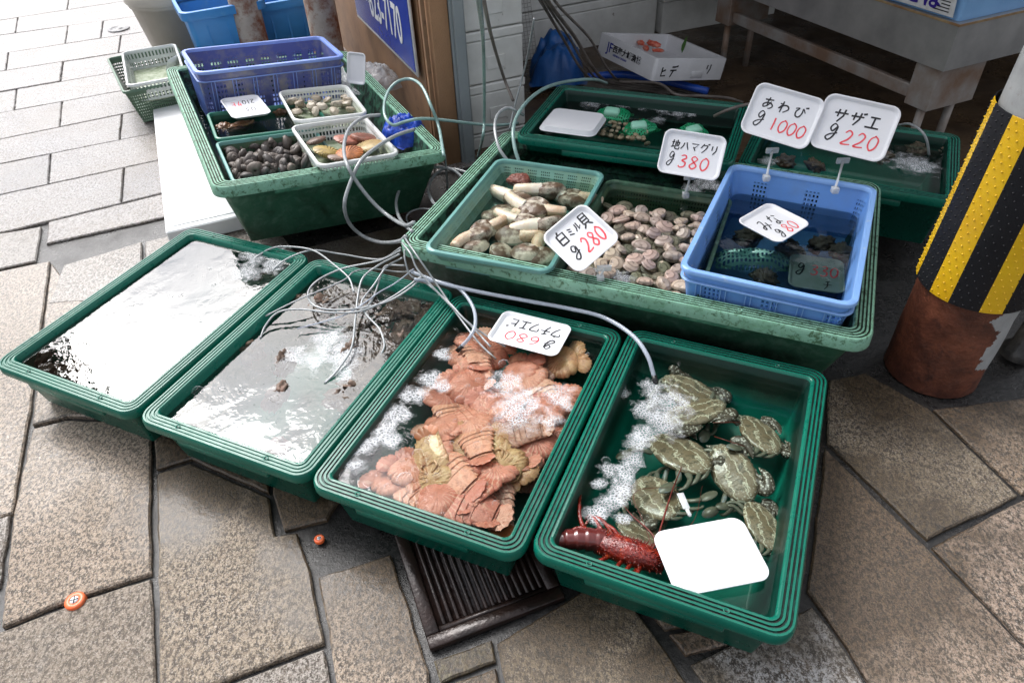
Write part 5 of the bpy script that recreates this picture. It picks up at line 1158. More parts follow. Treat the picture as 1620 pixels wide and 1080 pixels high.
def crab():
    root = empty('swimming_crab', T(), 'x', 'crab')
    q = MB(); n = 60; R_ = []; W_, L_2 = .072, .042
    for j in range(9):
        f_ = 1-j/8; ring = []
        for k in range(n):
            a = 2*PI*k/n; c_, s_ = math.cos(a), math.sin(a)
            x = (abs(c_)**1.25)*(1 if c_ > 0 else -1)*W_; y = s_*L_2*(1 if s_ > 0 else .9)
            if s_ > .05 and j == 0: g = 1+.05*abs(((k/2.5) % 1)*2-1)
            else: g = 1
            ring.append((x*f_*g, y*f_*g, (.012*math.sqrt(max(0, 1-f_**2))+.002*noise.noise(Vector((x*f_*45, y*f_*45, 2)))) if j else 0))
        R_.append(ring)
    q.loft([[(p[0]*.9, p[1]*.9, -.012) for p in R_[0]]]+R_, bottom=True, top=True); q.build('carapace', m_crab, root, T())
    for s in (-1, 1):
        q = MB(); q.tube(smooth_path([(s*.03, .03, -.006), (s*.05, .04, -.006), (s*.066, .03, -.003)], 4), [.009]*4+[.011]*4+[.010], 9)
        q.tube(smooth_path([(s*.066, .03, -.003), (s*.06, .046, -.001), (s*.036, .054, 0), (s*.012, .05, -.002)], 5), [.009, .010, .011, .0115, .012, .012, .0115, .011, .010, .009, .008, .007, .006, .005, .003, .001], 10)
        q.tube(smooth_path([(s*.038, .046, -.002), (s*.024, .04, -.003), (s*.01, .044, -.004)], 4), [.006, .0055, .005, .0045, .004, .003, .002, .0015, .001], 8); q.build('claw', m_claw, root, T())
        for k in range(3):
            y0_ = .008-k*.014; q = MB(); q.tube(smooth_path([(s*.045, y0_, -.006), (s*.066, y0_-.002-k*.004, -.002), (s*.074, y0_-.016-k*.006, -.008), (s*.066, y0_-.03-k*.004, -.014)], 4), [.0055]*4+[.0045]*4+[.0035]*3+[.002, .0008], 7); q.build('leg', m_leg, root, T())
        q = MB(); q.tube(smooth_path([(s*.035, -.03, -.006), (s*.055, -.045, .002), (s*.06, -.058, .0)], 4), .0052, 7)
        V = [(s*.06+math.cos(a)*.011, -.072+math.sin(a)*.017, z_) for z_ in (-.0015, .0015) for a in [2*PI*i/14 for i in range(14)]]
        q.add(V, [(i, (i+1) % 14, 14+(i+1) % 14, 14+i) for i in range(14)]+[tuple(range(14, 28)), tuple(range(14))[::-1]]); q.build('paddle', m_leg, root, T())
    return reg(root)
cb = crab()
# (axis left px, axis right px) along the width of the carapace, height, label
crs = [((1058, 612), (1135, 640), -.07, 'greyish crab at the back beside the hose froth', 1), ((1060, 660), (1135, 640), -.065, 'crab half covered by the froth below the black hose tip', -1), ((1182, 640), (1222, 738), -.065, 'crab with a banded shell and spread paddle at the far right', 1), ((1045, 690), (1105, 745), -.06, 'olive crab in the middle just right of the froth', 1), ((1128, 700), (1190, 800), -.055, 'largest olive crab with cream bands near the centre of the tub', 1), ((1012, 745), (1068, 828), -.075, 'dim deep-lying crab left of the clear clip', -1), ((1190, 800), (1222, 862), -.07, 'crab partly hidden behind the right side of the blank tray', 1), ((985, 838), (1045, 850), -.07, 'crab showing cream stripes behind the red lobster', -1)]
for i, (a, b_, h, lab, dr) in enumerate(crs):
    h -= .03; pa, pb_ = loc(FR[3], *a, h), loc(FR[3], *b_, h); c = (pa+pb_)/2; d = pb_-pa; yaw = math.atan2(d.y, d.x); sc_ = max(1.0, min(1.5, d.length/.15*1.5))*rc.uniform(.86, 1.0)
    Mx = FR[3] @ T(*c) @ RZ(yaw+(PI if dr < 0 else 0)) @ RX(.3*math.sin(i*2)) @ RY(.25*math.cos(i*1.3)) @ SC((sc_, sc_*(1.15+.12*math.sin(i*3)), sc_*.75))
    if i == 0: cb.matrix_world = Mx; tag(cb, lab, None, 'crabs in the fourth tub')
    else: copy_tree(cb, Mx, lab, 'crabs in the fourth tub')
clp = empty('sign_clip', inM(FR[3], 1082, 795, -.028, 1095, 825), 'clear plastic clip floating beside the blank tray', 'clip', 'clear plastic sign clips')
q = MB(); q.box(-.009, .009, -.03, .02, 0, .004, bev=.001).box(-.005, .005, .02, .035, .001, .004, bev=.001); q.build('strip', m_clip, clp, T())
q = MB(); q.tube([(0, .035, .003), (0, .04, .004), (0, .045, .003)], [.003, .006, .003], 8); q.build('bead', m_clip, clp, T())

# ------------------------------------------------------------------ spiny lobster
m_spiny = M('glossy_dark_red_shell', (.10, .006, .004), (.28, .018, .006), 40, .18, bump=.004, bscale=110, c3=(.6, .09, .015), scale3=45, amt3=(.58, .7), spec=.8)
m_abd = M('maroon_abdomen', (.1, .018, .016), (.18, .04, .035), 14, .16, c3=(.3, .12, .1), scale3=30, amt3=(.64, .72), spec=.8)
m_ant = M('red_brown_antenna', (.2, .03, .02), (.12, .02, .015), 60, .3)
def Lp(x, y, h): return loc(FR[3], x, y, h)
lob = empty('spiny_lobster', FR[3] @ T(*Lp(960, 870, -.06)), 'dark red spiny lobster with long antennae in the near left corner of the crab tub', 'lobster')
LF = lambda pts: [FR[3] @ p for p in pts]
inv = lob.matrix_world.inverted()
def lw(x, y, h): return inv @ (FR[3] @ Lp(x, y, h))
q = MB(); ax = [lw(945, 858, -.06), lw(975, 866, -.048), lw(1005, 876, -.045), lw(1030, 885, -.05), lw(1050, 892, -.055)]
q.tube(smooth_path(ax, 5), [.024+.01*math.sin(PI*min(1, (i+3)/22)) for i in range(21)], 18)
for i in range(220):
    t_ = rc.random(); k = int(t_*3.99); p = ax[k].lerp(ax[k+1], (t_*4) % 1); a = rc.uniform(0, 2*PI); d = Vector((0, math.cos(a), abs(math.sin(a)))).normalized(); q.tube([p+d*.028, p+d*.040+Vector((.005, .002, 0))], [.0022, .0003], 5)
q.build('carapace', m_spiny, lob, T())
q = MB(); ab = [lw(955, 856, -.055), lw(935, 853, -.048), lw(915, 852, -.045), lw(895, 853, -.047), lw(880, 857, -.055)]; sp_ = smooth_path(ab, 8); rs = []
for i in range(len(sp_)): ph = (i % 6)/6; rs.append((.030-.010*i/len(sp_))*(1+.17*ph))
q.tube(sp_, rs, 18); q.build('abdomen', m_abd, lob, T())
q = MB(); tf = lw(878, 857, -.058)
for k in range(5):
    a = PI+(k-2)*.45; d = Vector((math.cos(a), math.sin(a), 0)); s_ = Vector((-d.y, d.x, 0)); V = [tf, tf+d*.02+s_*.009, tf+d*.04+s_*.008, tf+d*.045, tf+d*.04-s_*.008, tf+d*.02-s_*.009, tf+d*.022+Vector((0, 0, .003))]; q.add(V, [(0,1,6),(1,2,6),(2,3,6),(3,4,6),(4,5,6),(5,0,6)])
q.build('tail_fan', m_spiny, lob, T())
legs = [[(960, 858), (950, 835), (935, 815), (925, 822)], [(975, 858), (958, 828), (938, 818), (918, 840)], [(950, 850), (925, 835), (905, 838), (893, 845)], [(985, 862), (972, 838), (955, 826), (945, 805)], [(930, 850), (918, 820), (917, 795), (919, 780)], [(965, 878), (945, 888), (925, 880), (905, 872)], [(985, 884), (975, 902), (1000, 905), (1008, 898)], [(1000, 888), (985, 905), (960, 895), (930, 885)], [(1015, 890), (1005, 908), (980, 905), (955, 898)]]
for L_ in legs:
    q = MB(); pts = [lw(x, y, hh_) for (x, y), hh_ in zip(L_, (-.05, -.034, -.038, -.05))]; q.tube(smooth_path(pts, 4), [.0058]*4+[.005]*4+[.004]*4+[.0012], 8); q.build('leg', m_spiny, lob, T())
for pts_, r_ in (([(1030, 880), (1042, 845), (1062, 780), (1079, 737)], .0042), ([(1030, 885), (1035, 850), (1000, 815), (983, 795)], .0042), ([(1040, 885), (1060, 860), (1098, 822), (1111, 768)], .0016), ([(1040, 888), (1020, 830), (1005, 778), (1078, 770)], .0014)):
    q = MB(); pts = [lw(x, y, hh_) for (x, y), hh_ in zip(pts_, (-.04, -.037, -.036, -.037))]; sp_ = smooth_path(pts, 8); q.tube(sp_, [r_*(1-.75*i/len(sp_)) for i in range(len(sp_))], 7); q.build('antenna', m_ant, lob, T())
for px_ in (1036, 1044):
    q = MB(); p = lw(px_, 868+(px_-1036), -.036); q.tube([p, p+Vector((0, 0, .008))], [.004, .005], 8); q.build('eye', m_black, lob, T())
# thin twigs / loose legs among the crabs
for i, (a, b_, lab) in enumerate((((1128, 668), (1172, 668), 'thin dark leg tip between two crabs at the back'), ((1130, 690), (1178, 706), 'thin dark spine right of the middle olive crab'))):
    q = MB(); q.tube([Lp(*a, -.05), Lp(*b_, -.05)], .0012, 5); tag(q.build('loose_leg', m_ant, M=FR[3]), lab, 'crab leg')

o = crumple('plastic_bag', None, .34, .42, .1, translucent('crumpled_clear_film', (.5, .52, .55), .55, .12, bump=.02, bscale=16), 'crumpled clear plastic bag floating at the back right of the leaning tub', 'plastic bag', 31, 34, M_=inM(A0, 580, 128, -.12, yaw=.3))
# nets, floats and shells in the back tub
m_netg = lattice('bright_green_net', (.01, .3, .12), .01, .01, .5, .5, -9, 9, col2=(.02, .4, .18)); m_mint = M('mint_foam_float', (.35, .72, .55), (.28, .62, .45), 8, .5)
for i, (x, y, lab) in enumerate([(970, 185, 'green net bag with a mint float beside the froth of the back tub'), (1012, 207, 'green net bag with a mint float in the middle of the back tub'), (1098, 214, 'green net bag with a mint float behind the 地ハマグリ price tray')]):
    net_bag('net_bag', D0, x, y, -.065, .17, .12, .045, lab, m_netg, 'net bag', 12+i, i)
    q = MB(); q.box(-.035, .035, -.024, .024, 0, .035, bev=.008); tag(q.build('foam_float', m_mint, M=inM(D0, x-2, y-2, -.05, yaw=.4*i) @ RX(.2)), lab.replace('green net bag with a mint float', 'mint green foam float in the net bag'), 'float', 'mint floats in the back tub')
m_cow = M('mottled_small_shell', (.42, .34, .22), (.2, .14, .08), 60, .35, rnd=[(.45, .38, .26), (.2, .15, .08), (.3, .3, .2), (.5, .42, .32)])
q = MB(); bm = bmesh.new(); bmesh.ops.create_icosphere(bm, subdivisions=2, radius=.014); q.add([(v.co.x, v.co.y, v.co.z*.7) for v in bm.verts], [tuple(v.index for v in f.verts) for f in bm.faces]); bm.free()
cw = tag(q.build('small_shell', m_cow), 'x', 'shell')
scatter(D0, [(938, 212), (1028, 228), (1020, 200), (955, 190)], 52, reg(cw), 'small round mottled shell at the bottom of the back tub', 'small mottled shells in the back tub', -.065, 2, .01, .4, .7, 1.1, mind=.02, seed=4, edge=0)
net_bag('blue_net', A0, 640, 218, -.07, .2, .2, .12, 'bright blue net bunched in the right corner of the upper left tub', M('bright_blue_net', (.01, .08, .6), (.005, .03, .25), 30, .4, bump=.004, bscale=80), 'net', 21, .4)
# red scraps and a leaf in the fish box
m_rs = M('red_shrimp_scraps', (.65, .06, .03), (.8, .3, .2), 30, .35)
for i, (x, y, s_) in enumerate([(1002, 62, (1.1, .8, .7)), (1022, 76, (1.5, .5, .4)), (1034, 70, (1.3, .4, .5)), (1041, 80, (1.2, .4, .3)), (1014, 68, (.9, .6, .4))]):
    lump('shrimp_scrap', .034, m_rs if i else M('pale_pink_flesh', (.5, .22, .15), (.4, .1, .06), 20, .35), ['pink round scrap at the far end of the fish box', 'red scrap in the middle of the fish box', 'upper red scrap in the fish box', 'red scrap nearest the front wall of the fish box', 'small red scrap next to the pink one'][i], 'shrimp', inM(O0, x, y, -.045, yaw=i), .5, s_, i+30, 3, 2.0, 'red scraps in the fish box')
q = MB(); c = loc(O0, 1079, 84, -.06); q.loft([[(w__*s, y_, z_) for s, w__ in ((-1, ww), (0, ww), (1, ww))] for y_, z_, ww in ((0, 0, .001), (.004, .02, .012), (.004, .045, .016), (0, .075, .01), (-.004, .1, .001))], closed=False)
tag(q.build('leaf', M('dark_green_leaf', (.05, .14, .02), rough=.4), M=O0 @ T(*c)), 'single green leaf standing in the fish box', 'leaf')
# ------------------------------------------------------------------ froth and bubbles
def bub_mat(name, col, lo, hi):
    t = NT(name); lw_ = t.n('ShaderNodeLayerWeight'); lw_.inputs['Blend'].default_value = .45
    f_ = t.ramp(lw_.outputs['Facing'], [(.4, lo), (.95, hi)]); b = t.n('ShaderNodeBsdfPrincipled'); b.inputs['Base Color'].default_value = (*col, 1); b.inputs['Roughness'].default_value = .08; b.inputs['Specular IOR Level'].default_value = .9
    tr = t.n('ShaderNodeBsdfTransparent'); mx = t.n('ShaderNodeMixShader'); t.l(f_, mx.inputs[0]); t.l(tr.outputs[0], mx.inputs[1]); t.l(b.outputs[0], mx.inputs[2]); t.l(mx.outputs[0], t.out.inputs[0]); return t.m
m_froth = bub_mat('fine_white_froth', (.8, .82, .85), .05, .4); m_bub = bub_mat('clear_bubble', (.85, .87, .9), .015, .6)
def foam_film():
    t = NT('froth_film'); p = t.pos(); vo = t.n('ShaderNodeTexVoronoi', feature='DISTANCE_TO_EDGE'); vo.inputs['Scale'].default_value = 125
    dn = t.n('ShaderNodeVectorMath', operation='ADD'); t.l(p, dn.inputs[0]); nn_ = t.n('ShaderNodeTexNoise'); nn_.inputs['Scale'].default_value = 60; t.l(p, nn_.inputs[0])
    sc_ = t.n('ShaderNodeVectorMath', operation='SCALE'); sc_.inputs['Scale'].default_value = .004; t.l(nn_.outputs[1], sc_.inputs[0]); t.l(sc_.outputs[0], dn.inputs[1]); t.l(dn.outputs[0], vo.inputs['Vector'])
    uv = t.n('ShaderNodeUVMap'); s = t.n('ShaderNodeSeparateXYZ'); t.l(uv.outputs[0], s.inputs[0])
    m_ = t.math('ADD', s.outputs[0], t.math('MULTIPLY', t.math('SUBTRACT', t.noise(p, 30, 4, .55), .5), 1.5)); mask = t.ramp(m_, [(.3, 0.), (.75, .85)])
    cell = t.ramp(vo.outputs['Distance'], [(.04, .62), (.2, .2)]); al = t.math('MULTIPLY', mask, cell)
    b = t.bsdf((.82, .85, .88), .25, t.bump(vo.outputs['Distance'], .002, .8)); t.l(al, b.inputs['Alpha']); return t.m
m_film = foam_film()
def hemi(q, p, r, n=8, m=4, flat=.75, mi=0):
    R_ = [[(p.x+r*math.cos(PI/2*j/m)*math.cos(2*PI*k/n), p.y+r*math.cos(PI/2*j/m)*math.sin(2*PI*k/n), p.z+r*flat*math.sin(PI/2*j/m)) for k in range(n)] for j in range(m)]
    q.loft(R_, top=True, m=mi)
def froth(Fm, h, blobs, label, seed=0, big=(), n=8, name='froth'):
    """blobs: (px, py, radius in px, count, min r, max r)"""
    rnd = random.Random(seed); q = MB()
    fz = 0
    for (x, y, rp, N, r0, r1) in blobs:
        if N >= 90:
            c_ = loc(Fm, x, y, h); rw = (loc(Fm, x+rp, y, h)-c_).length*1.45; fz += .00012; K_ = 24; V = [(c_.x, c_.y, c_.z+.0006+fz)]; U_ = [(1, 0)]
            for j in (1, 2, 3):
                for k in range(K_): V.append((c_.x+rw*j/3*math.cos(2*PI*k/K_), c_.y+rw*j/3*math.sin(2*PI*k/K_), c_.z+.0006+fz)); U_.append((1-j/3, 0))
            q.add(V, [(0, 1+k, 1+(k+1) % K_) for k in range(K_)]+[(1+j*K_+k, 1+(j+1)*K_+k, 1+(j+1)*K_+(k+1) % K_, 1+j*K_+(k+1) % K_) for j in (0, 1) for k in range(K_)], 2, uv=U_)
        for i in range(N if N < 90 else int(N*.4)):
            a = rnd.uniform(0, 2*PI); d = rp*math.sqrt(rnd.random())*(.75+.5*noise.noise(Vector((math.cos(a)*2, math.sin(a)*2, x*.1))))
            p = loc(Fm, x+math.cos(a)*d, y+math.sin(a)*d*.8, h); 
            if noise.noise(Vector((p.x*38, p.y*38, seed))) < -.2: continue
            r = (r0+(r1-r0)*rnd.random()**4)*1.05; hemi(q, p+Vector((0, 0, -.0003)), r, n if r < .004 else 12, 3, .6, 0 if r < .0022 else 1)
    for (x, y, r) in big:
        p = loc(Fm, x, y, h); hemi(q, p, r, 22, 7, .6, 1)
        for i in range(14): a = rnd.uniform(0, 2*PI); hemi(q, p+Vector((math.cos(a), math.sin(a), 0))*r*1.04, rnd.uniform(.001, .0026), 7, 3)
    return tag(q.build(name, [m_froth, m_bub, m_film], M=Fm, uv=True), label, 'froth', kind='stuff')
B4 = [(1030, 615, 24, 420, .0015, .005), (1062, 640, 38, 900, .0015, .006), (1020, 650, 26, 420, .0015, .006), (1050, 672, 32, 600, .0015, .006), (1008, 700, 22, 330, .0015, .006), (1000, 728, 22, 300, .0015, .006), (965, 745, 20, 300, .0015, .006), (985, 765, 24, 330, .0015, .006), (960, 795, 26, 330, .0015, .007), (940, 812, 22, 250, .0015, .006), (985, 820, 14, 120, .0015, .005), (985, 620, 14, 90, .0015, .006), (1020, 688, 24, 200, .0015, .005), (990, 745, 22, 200, .0015, .005), (975, 780, 22, 200, .0015, .005), (950, 765, 16, 120, .0015, .005), (1075, 575, 5, 10, .001, .004)]
froth(FR[3], -.033, B4, 'white froth drifting from the black hose tip across the crab tub', 1, [(959, 728, .012), (996, 711, .009), (1003, 640, .009), (1078, 632, .008), (972, 805, .009), (1060, 600, .006)])
B3 = [(700, 560, 16, 170, .0015, .006), (680, 600, 24, 330, .0015, .007), (650, 625, 26, 380, .0015, .007), (628, 655, 28, 420, .0015, .007), (605, 685, 28, 420, .0015, .007), (580, 705, 24, 330, .0015, .007), (620, 700, 20, 220, .0015, .006), (560, 735, 20, 130, .0015, .006), (545, 752, 12, 70, .002, .006), (700, 612, 16, 130, .0015, .006), (800, 610, 36, 170, .001, .004), (830, 632, 34, 190, .001, .004), (870, 665, 20, 90, .001, .004), (895, 640, 14, 90, .0015, .005), (880, 625, 30, 100, .0008, .003), (820, 655, 50, 160, .0008, .003), (680, 700, 14, 70, .0015, .006), (600, 560, 5, 6, .001, .003)]
BG3 = [(640, 757, .021), (661, 717, .016), (728, 632, .015), (770, 682, .016), (755, 703, .011), (797, 575, .017), (800, 612, .026), (828, 636, .031), (695, 655, .010), (756, 601, .008), (775, 630, .009), (806, 681, .009), (877, 663, .011), (744, 582, .009), (682, 692, .010), (612, 768, .007), (690, 752, .008), (783, 795, .007), (637, 700, .014), (632, 662, .009), (668, 628, .010), (720, 665, .006), (858, 590, .010), (930, 560, .006), (905, 615, .007), (650, 690, .008), (715, 700, .006), (700, 812, .005), (740, 610, .006), (566, 748, .009)]
froth(FR[2], -.021, B3, 'bubbles and white froth on the slipper lobster tub', 2, BG3)
froth(FR[1], -.029, [(520, 535, 34, 420, .001, .005), (545, 560, 34, 420, .001, .005), (500, 570, 30, 300, .001, .005), (545, 590, 20, 160, .001, .004), (465, 560, 24, 120, .001, .004), (440, 590, 30, 60, .001, .004), (570, 610, 16, 60, .001, .004), (420, 640, 60, 25, .002, .006)], 'sparkling froth over the turban shell tub', 3, [(435, 630, .013), (385, 617, .012), (352, 615, .010), (312, 617, .017), (350, 632, .008), (450, 570, .012)])
froth(FR[0], -.017, [(405, 405, 26, 230, .001, .004), (430, 420, 26, 260, .001, .004), (390, 430, 30, 240, .001, .004), (440, 400, 20, 120, .001, .004), (230, 520, 40, 30, .001, .004), (245, 560, 40, 30, .001, .004), (330, 430, 40, 20, .001, .004)], 'sparkling froth in the far corner of the first tub', 4, [(201, 500, .010), (270, 468, .008), (286, 467, .007), (338, 450, .007), (332, 425, .006), (318, 507, .006), (385, 465, .011), (209, 482, .006), (165, 575, .005)])
froth(D0, -.054, [(935, 165, 16, 260, .0015, .006), (960, 160, 18, 330, .0015, .006), (990, 165, 18, 330, .0015, .006), (1020, 168, 18, 330, .0015, .006), (1050, 174, 18, 330, .0015, .006), (1075, 180, 16, 260, .0015, .006), (1095, 182, 10, 120, .0015, .006), (1040, 190, 14, 120, .0015, .005)], 'froth along the back of the tub with green nets', 5)
froth(G0, -.034, [(1440, 258, 40, 130, .001, .005), (1460, 265, 30, 90, .001, .005), (1215, 255, 16, 100, .001, .005), (1500, 250, 20, 60, .001, .005), (1300, 245, 50, 30, .001, .004)], 'small bubbles in the back right tub', 6)
froth(A0, -.083, [(545, 110, 22, 420, .003, .012), (570, 125, 26, 520, .003, .012), (590, 145, 22, 420, .003, .012), (560, 145, 18, 260, .003, .012), (605, 160, 12, 120, .003, .009), (540, 95, 14, 130, .003, .01)], 'grey froth at the back of the upper left tub', 7)
froth(E0, -.044, [(1120, 290, 26, 420, .0015, .005), (1095, 300, 20, 240, .0015, .005), (1140, 300, 18, 160, .0015, .004), (960, 430, 22, 240, .0015, .004), (930, 432, 20, 200, .0015, .004), (985, 440, 20, 150, .0015, .004)], 'froth round the clam baskets', 8)

# ------------------------------------------------------------------ hoses
def hose(pts, r, mat, label, group, tip=None, name='air_hose'):
    P_ = [at(x, y, z) for x, y, z in pts]; root = None
    r *= .82; q = MB(); sp_ = smooth_path(P_, 9); o0 = sp_[0]
    sp_ = [p-o0 for p in sp_]
    o = tag(q.tube(sp_, r, 10).build(name, mat, M=T(*o0)), label, 'hose', group)
    if tip: t_ = (sp_[-1]-sp_[-3]).normalized(); q = MB(); q.tube([sp_[-1]-t_*.004, sp_[-1]+t_*.022], r*1.25, 10); q.build('tip', m_black, o, T())
    return o
H1 = 'thin air hoses spreading from the corner of the middle tub'
hose([(636, 384, .352), (650, 402, .35), (662, 428, .31), (700, 470, .25), (742, 512, .215), (776, 548, .2)], .0042, m_hose, 'thin hose running to the left edge of the upside down price tray', H1)
hose([(641, 377, .352), (660, 405, .35), (690, 448, .27), (720, 492, .225), (756, 540, .2), (785, 568, .18)], .0042, m_hose, 'thin hose crossing the rims of the second and third tubs', H1)
hose([(655, 442, .27), (700, 447, .25), (728, 458, .25), (748, 485, .24), (752, 512, .235), (744, 532, .22), (730, 548, .19)], .0075, m_hosec, 'thick clear hose curling down into the slipper lobster tub', H1, True)
hose([(652, 430, .25), (700, 448, .26), (760, 462, .255), (830, 475, .245), (900, 488, .24), (955, 502, .242), (1000, 530, .25), (1024, 562, .235), (1035, 596, .19)], .0085, m_hosec, 'long thick clear hose along the front of the middle tub ending in the crab tub', H1, True)
hose([(634, 396, .34), (600, 412, .27), (545, 424, .24), (508, 440, .23), (489, 458, .22), (490, 476, .22), (510, 488, .22), (556, 489, .22), (610, 478, .225), (650, 455, .25), (668, 436, .27)], .0042, m_hose, 'thin hose making the widest loop over the turban shell tub', H1)
hose([(632, 402, .33), (598, 420, .26), (574, 440, .24), (566, 470, .225), (562, 505, .21), (556, 550, .2), (534, 585, .19), (514, 606, .18)], .0045, m_hose, 'thin hose hanging to the froth of the turban shell tub', H1)
hose([(636, 408, .32), (612, 422, .26), (592, 450, .235), (572, 478, .22), (580, 498, .21), (600, 520, .2), (608, 545, .19), (602, 562, .175)], .0042, m_hose, 'thin hose ending beside the bright round shell lid', H1)
hose([(668, 436, .27), (620, 470, .23), (570, 492, .22), (520, 494, .22), (475, 489, .22), (440, 494, .215), (420, 515, .195), (412, 535, .18)], .0042, m_hose, 'thin hose running left across the whole second tub', H1)
hose([(655, 425, .28), (625, 448, .24), (600, 462, .23), (575, 480, .225), (540, 500, .21), (470, 520, .195)], .003, m_hosec, 'finest clear hose under the crossing of loops', H1)
hose([(634, 392, .34), (600, 410, .2), (540, 402, .2), (500, 396, .22), (476, 400, .225), (450, 412, .21), (430, 428, .19)], .0042, m_hose, 'thin hose lying over the rim into the far corner of the first tub', H1)
hose([(560, 462, .225), (552, 440, .235), (530, 420, .24), (500, 398, .235), (470, 391, .23), (436, 391, .225), (412, 402, .2), (396, 415, .185)], .0042, m_hose, 'thin hose arching from the loops into the first tub', H1)
hose([(640, 395, .345), (641, 412, .32), (650, 436, .27), (672, 446, .25), (710, 478, .24), (735, 505, .225), (768, 530, .2), (800, 548, .19)], .0042, m_hose, 'thin hose lying lowest over the joint of tubs two and three', H1)
hose([(652, 428, .26), (630, 430, .2), (585, 425, .23), (560, 430, .235), (540, 445, .235), (470, 475, .225), (420, 500, .2)], .0035, m_hose, 'thin hose reaching towards the left rim of the second tub', H1)
hose([(640, 420, .25), (612, 420, .23), (604, 432, .235), (594, 462, .225), (585, 480, .22), (570, 490, .22)], .0042, m_hose, 'short thin hose bent down at the back rim of the second tub', H1)
H2 = 'grey air hoses in the gap between the tubs'
hose([(655, 205, .40), (628, 214, .42), (597, 232, .42), (570, 256, .42), (552, 295, .36), (545, 325, .3), (552, 352, .2), (572, 372, .12), (600, 383, .15), (630, 382, .3), (642, 374, .352)], .0095, m_hose, 'grey hose curving from the blue net down the front of the leaning tub', H2)
hose([(602, 182, .42), (575, 186, .43), (552, 205, .43), (544, 235, .43), (550, 262, .43), (566, 290, .36), (590, 320, .28), (615, 342, .24), (640, 356, .3), (655, 352, .34)], .0095, m_hose, 'grey hose looping over the white scallop basket', H2)
hose([(735, 284, .2), (715, 268, .22), (688, 265, .22), (655, 275, .2), (635, 295, .18), (627, 318, .18), (630, 340, .2), (640, 356, .25), (652, 366, .345)], .0085, m_hose, 'grey hose making the large arc beside the left rim of the middle tub', H2)
hose([(745, 275, .2), (720, 268, .2), (700, 268, .18), (684, 282, .15), (678, 300, .15), (684, 318, .2), (692, 326, .3)], .0085, m_hose, 'inner grey hose arc beside the left rim of the middle tub', H2)
hose([(690, 333, .25), (668, 330, .15), (650, 335, .1), (643, 345, .08), (650, 358, .15), (662, 362, .3)], .0045, m_hose, 'small thin hose ring low beside the middle tub', H2)
hose([(704, 246, .3), (706, 270, .2), (708, 300, .06), (703, 318, .02)], .006, m_hose, 'thin hose hanging from the corner of the leaning tub', H2)
hose([(702, 246, .37), (694, 200, .38), (682, 168, .46), (668, 138, .5), (652, 126, .5), (632, 128, .5), (616, 142, .48), (608, 165, .46), (610, 186, .44), (622, 198, .42), (640, 193, .42), (665, 188, .42), (700, 190, .38), (760, 197, .3), (790, 198, .28), (820, 195, .27)], .0085, m_hoseg, 'pale green hose looping above the right corner of the leaning tub', H2)
hose([(754, -30, 1.4), (764, 60, .9), (766, 130, .6), (766, 190, .35), (764, 215, .3), (756, 250, .1)], .0085, m_hoseg, 'pale green hose running down in front of the grey post', H2)
hose([(765, 0, 1.1), (778, 60, .8), (796, 120, .5), (812, 160, .4)], .0085, m_hosebr, 'brown hose slanting across the stacked foam boxes', H2)
hose([(845, 30, .9), (832, 100, .6), (815, 165, .4), (806, 205, .3)], .005, m_hose, 'thin white hose slanting down past the foam box stack', H2)
H3 = 'hoses entering the middle and back tubs'
hose([(805, 257, .35), (790, 235, .4), (783, 205, .44), (787, 182, .46), (802, 171, .46), (818, 176, .44), (828, 182, .4)], .0085, m_hose, 'grey hose arched over the back left corner of the middle tub', H3)
hose([(821, 256, .35), (814, 232, .4), (812, 205, .44), (820, 180, .46), (840, 155, .47), (868, 137, .46), (905, 128, .42), (940, 126, .38), (960, 132, .3)], .0095, m_hoseg, 'pale green hose sweeping over the left end of the back tub', H3)
hose([(1130, 184, .37), (1152, 174, .42), (1180, 166, .42), (1212, 162, .4), (1240, 158, .35)], .009, m_hosebr, 'grey brown hose dipping into the right end of the back tub', H3)
hose([(980, 130, .2), (1040, 132, .24), (1070, 150, .25), (1110, 152, .2), (1150, 155, .15), (1175, 162, .1)], .009, m_hosebr, 'brown hose lying behind the back tub', H3)
hose([(1422, 198, .31), (1438, 196, .36), (1456, 206, .37), (1466, 222, .34), (1470, 246, .26)], .0065, m_hose, 'white hose bent down into the back right tub', H3)
for i, (x0, dx, r_) in enumerate(((850, 0, .009), (862, 8, .011), (874, 18, .008), (856, 4, .007))):
    hose([(x0-20, -40, 1.1), (x0+10, 10, .8), (x0+40+dx, 60, .5), (x0+70+dx, 110, .25), (x0+95+dx, 130, .08), (x0+150+dx*2, 140, .03), (x0+210+dx*2, 148+i*3, .02)], r_, m_hosebr, ['first', 'second', 'third', 'last'][i]+' dull hose of the bundle coming down behind the foam boxes', 'bundle of dull hoses behind the back tub')
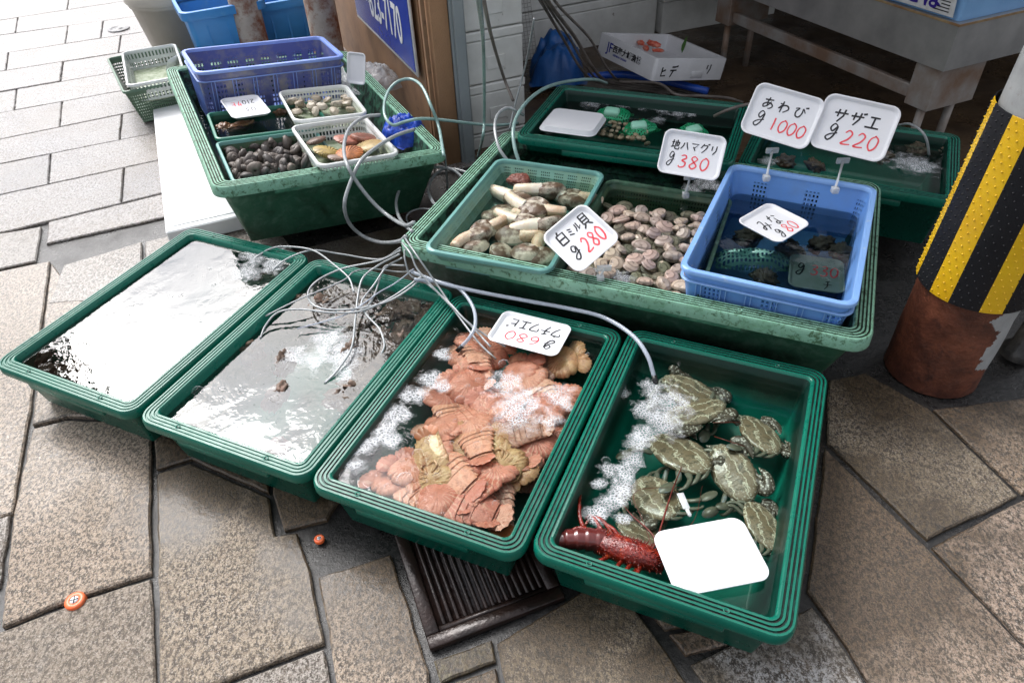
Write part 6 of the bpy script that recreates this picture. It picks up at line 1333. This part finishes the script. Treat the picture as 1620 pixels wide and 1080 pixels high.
# ------------------------------------------------------------------ world and light
S.render.engine = 'CYCLES'
w = bpy.data.worlds.new('World'); S.world = w; w.use_nodes = True; nt = w.node_tree; nt.nodes.clear()
out = nt.nodes.new('ShaderNodeOutputWorld'); bg = nt.nodes.new('ShaderNodeBackground'); sky = nt.nodes.new('ShaderNodeTexSky')
SUN_EL, SUN_ROT = math.radians(52), math.radians(-40)
sky.sky_type = 'NISHITA'; sky.sun_disc = False; sky.sun_elevation = SUN_EL; sky.sun_rotation = SUN_ROT; sky.dust_density = 6; sky.air_density = 1.0; sky.ozone_density = 1.0
hsv = nt.nodes.new('ShaderNodeHueSaturation'); hsv.inputs['Saturation'].default_value = .22
nt.links.new(sky.outputs[0], hsv.inputs['Color'])
tc = nt.nodes.new('ShaderNodeTexCoord'); nz = nt.nodes.new('ShaderNodeTexNoise'); nz.inputs['Scale'].default_value = 4.2; nz.inputs['Detail'].default_value = 5
nt.links.new(tc.outputs['Generated'], nz.inputs[0])
cr = nt.nodes.new('ShaderNodeValToRGB'); cr.color_ramp.elements[0].position = .3; cr.color_ramp.elements[0].color = (.62, .64, .7, 1); cr.color_ramp.elements[1].position = .7; cr.color_ramp.elements[1].color = (1.35, 1.34, 1.32, 1)
nt.links.new(nz.outputs[0], cr.inputs[0])
mx = nt.nodes.new('ShaderNodeMix'); mx.data_type = 'RGBA'; mx.blend_type = 'MULTIPLY'; mx.inputs[0].default_value = 1
nt.links.new(hsv.outputs[0], mx.inputs[6]); nt.links.new(cr.outputs[0], mx.inputs[7]); nt.links.new(mx.outputs[2], bg.inputs[0]); bg.inputs[1].default_value = .15
nt.links.new(bg.outputs[0], out.inputs[0])
sl = bpy.data.lights.new('sun', 'SUN'); sl.energy = 1.0; sl.angle = math.radians(25); sl.color = (1, .97, .93)
so = bpy.data.objects.new('sun', sl); COL.objects.link(so)
dirv = Vector((math.cos(SUN_EL)*math.sin(SUN_ROT), math.cos(SUN_EL)*math.cos(SUN_ROT), math.sin(SUN_EL)))
so.rotation_euler = dirv.to_track_quat('Z', 'Y').to_euler()
S.view_settings.view_transform = 'Standard'; S.view_settings.look = 'None'; S.view_settings.gamma = 1
S.view_settings.exposure = 0.95
S.cycles.max_bounces = 8; S.cycles.transparent_max_bounces = 24; S.cycles.use_denoising = True
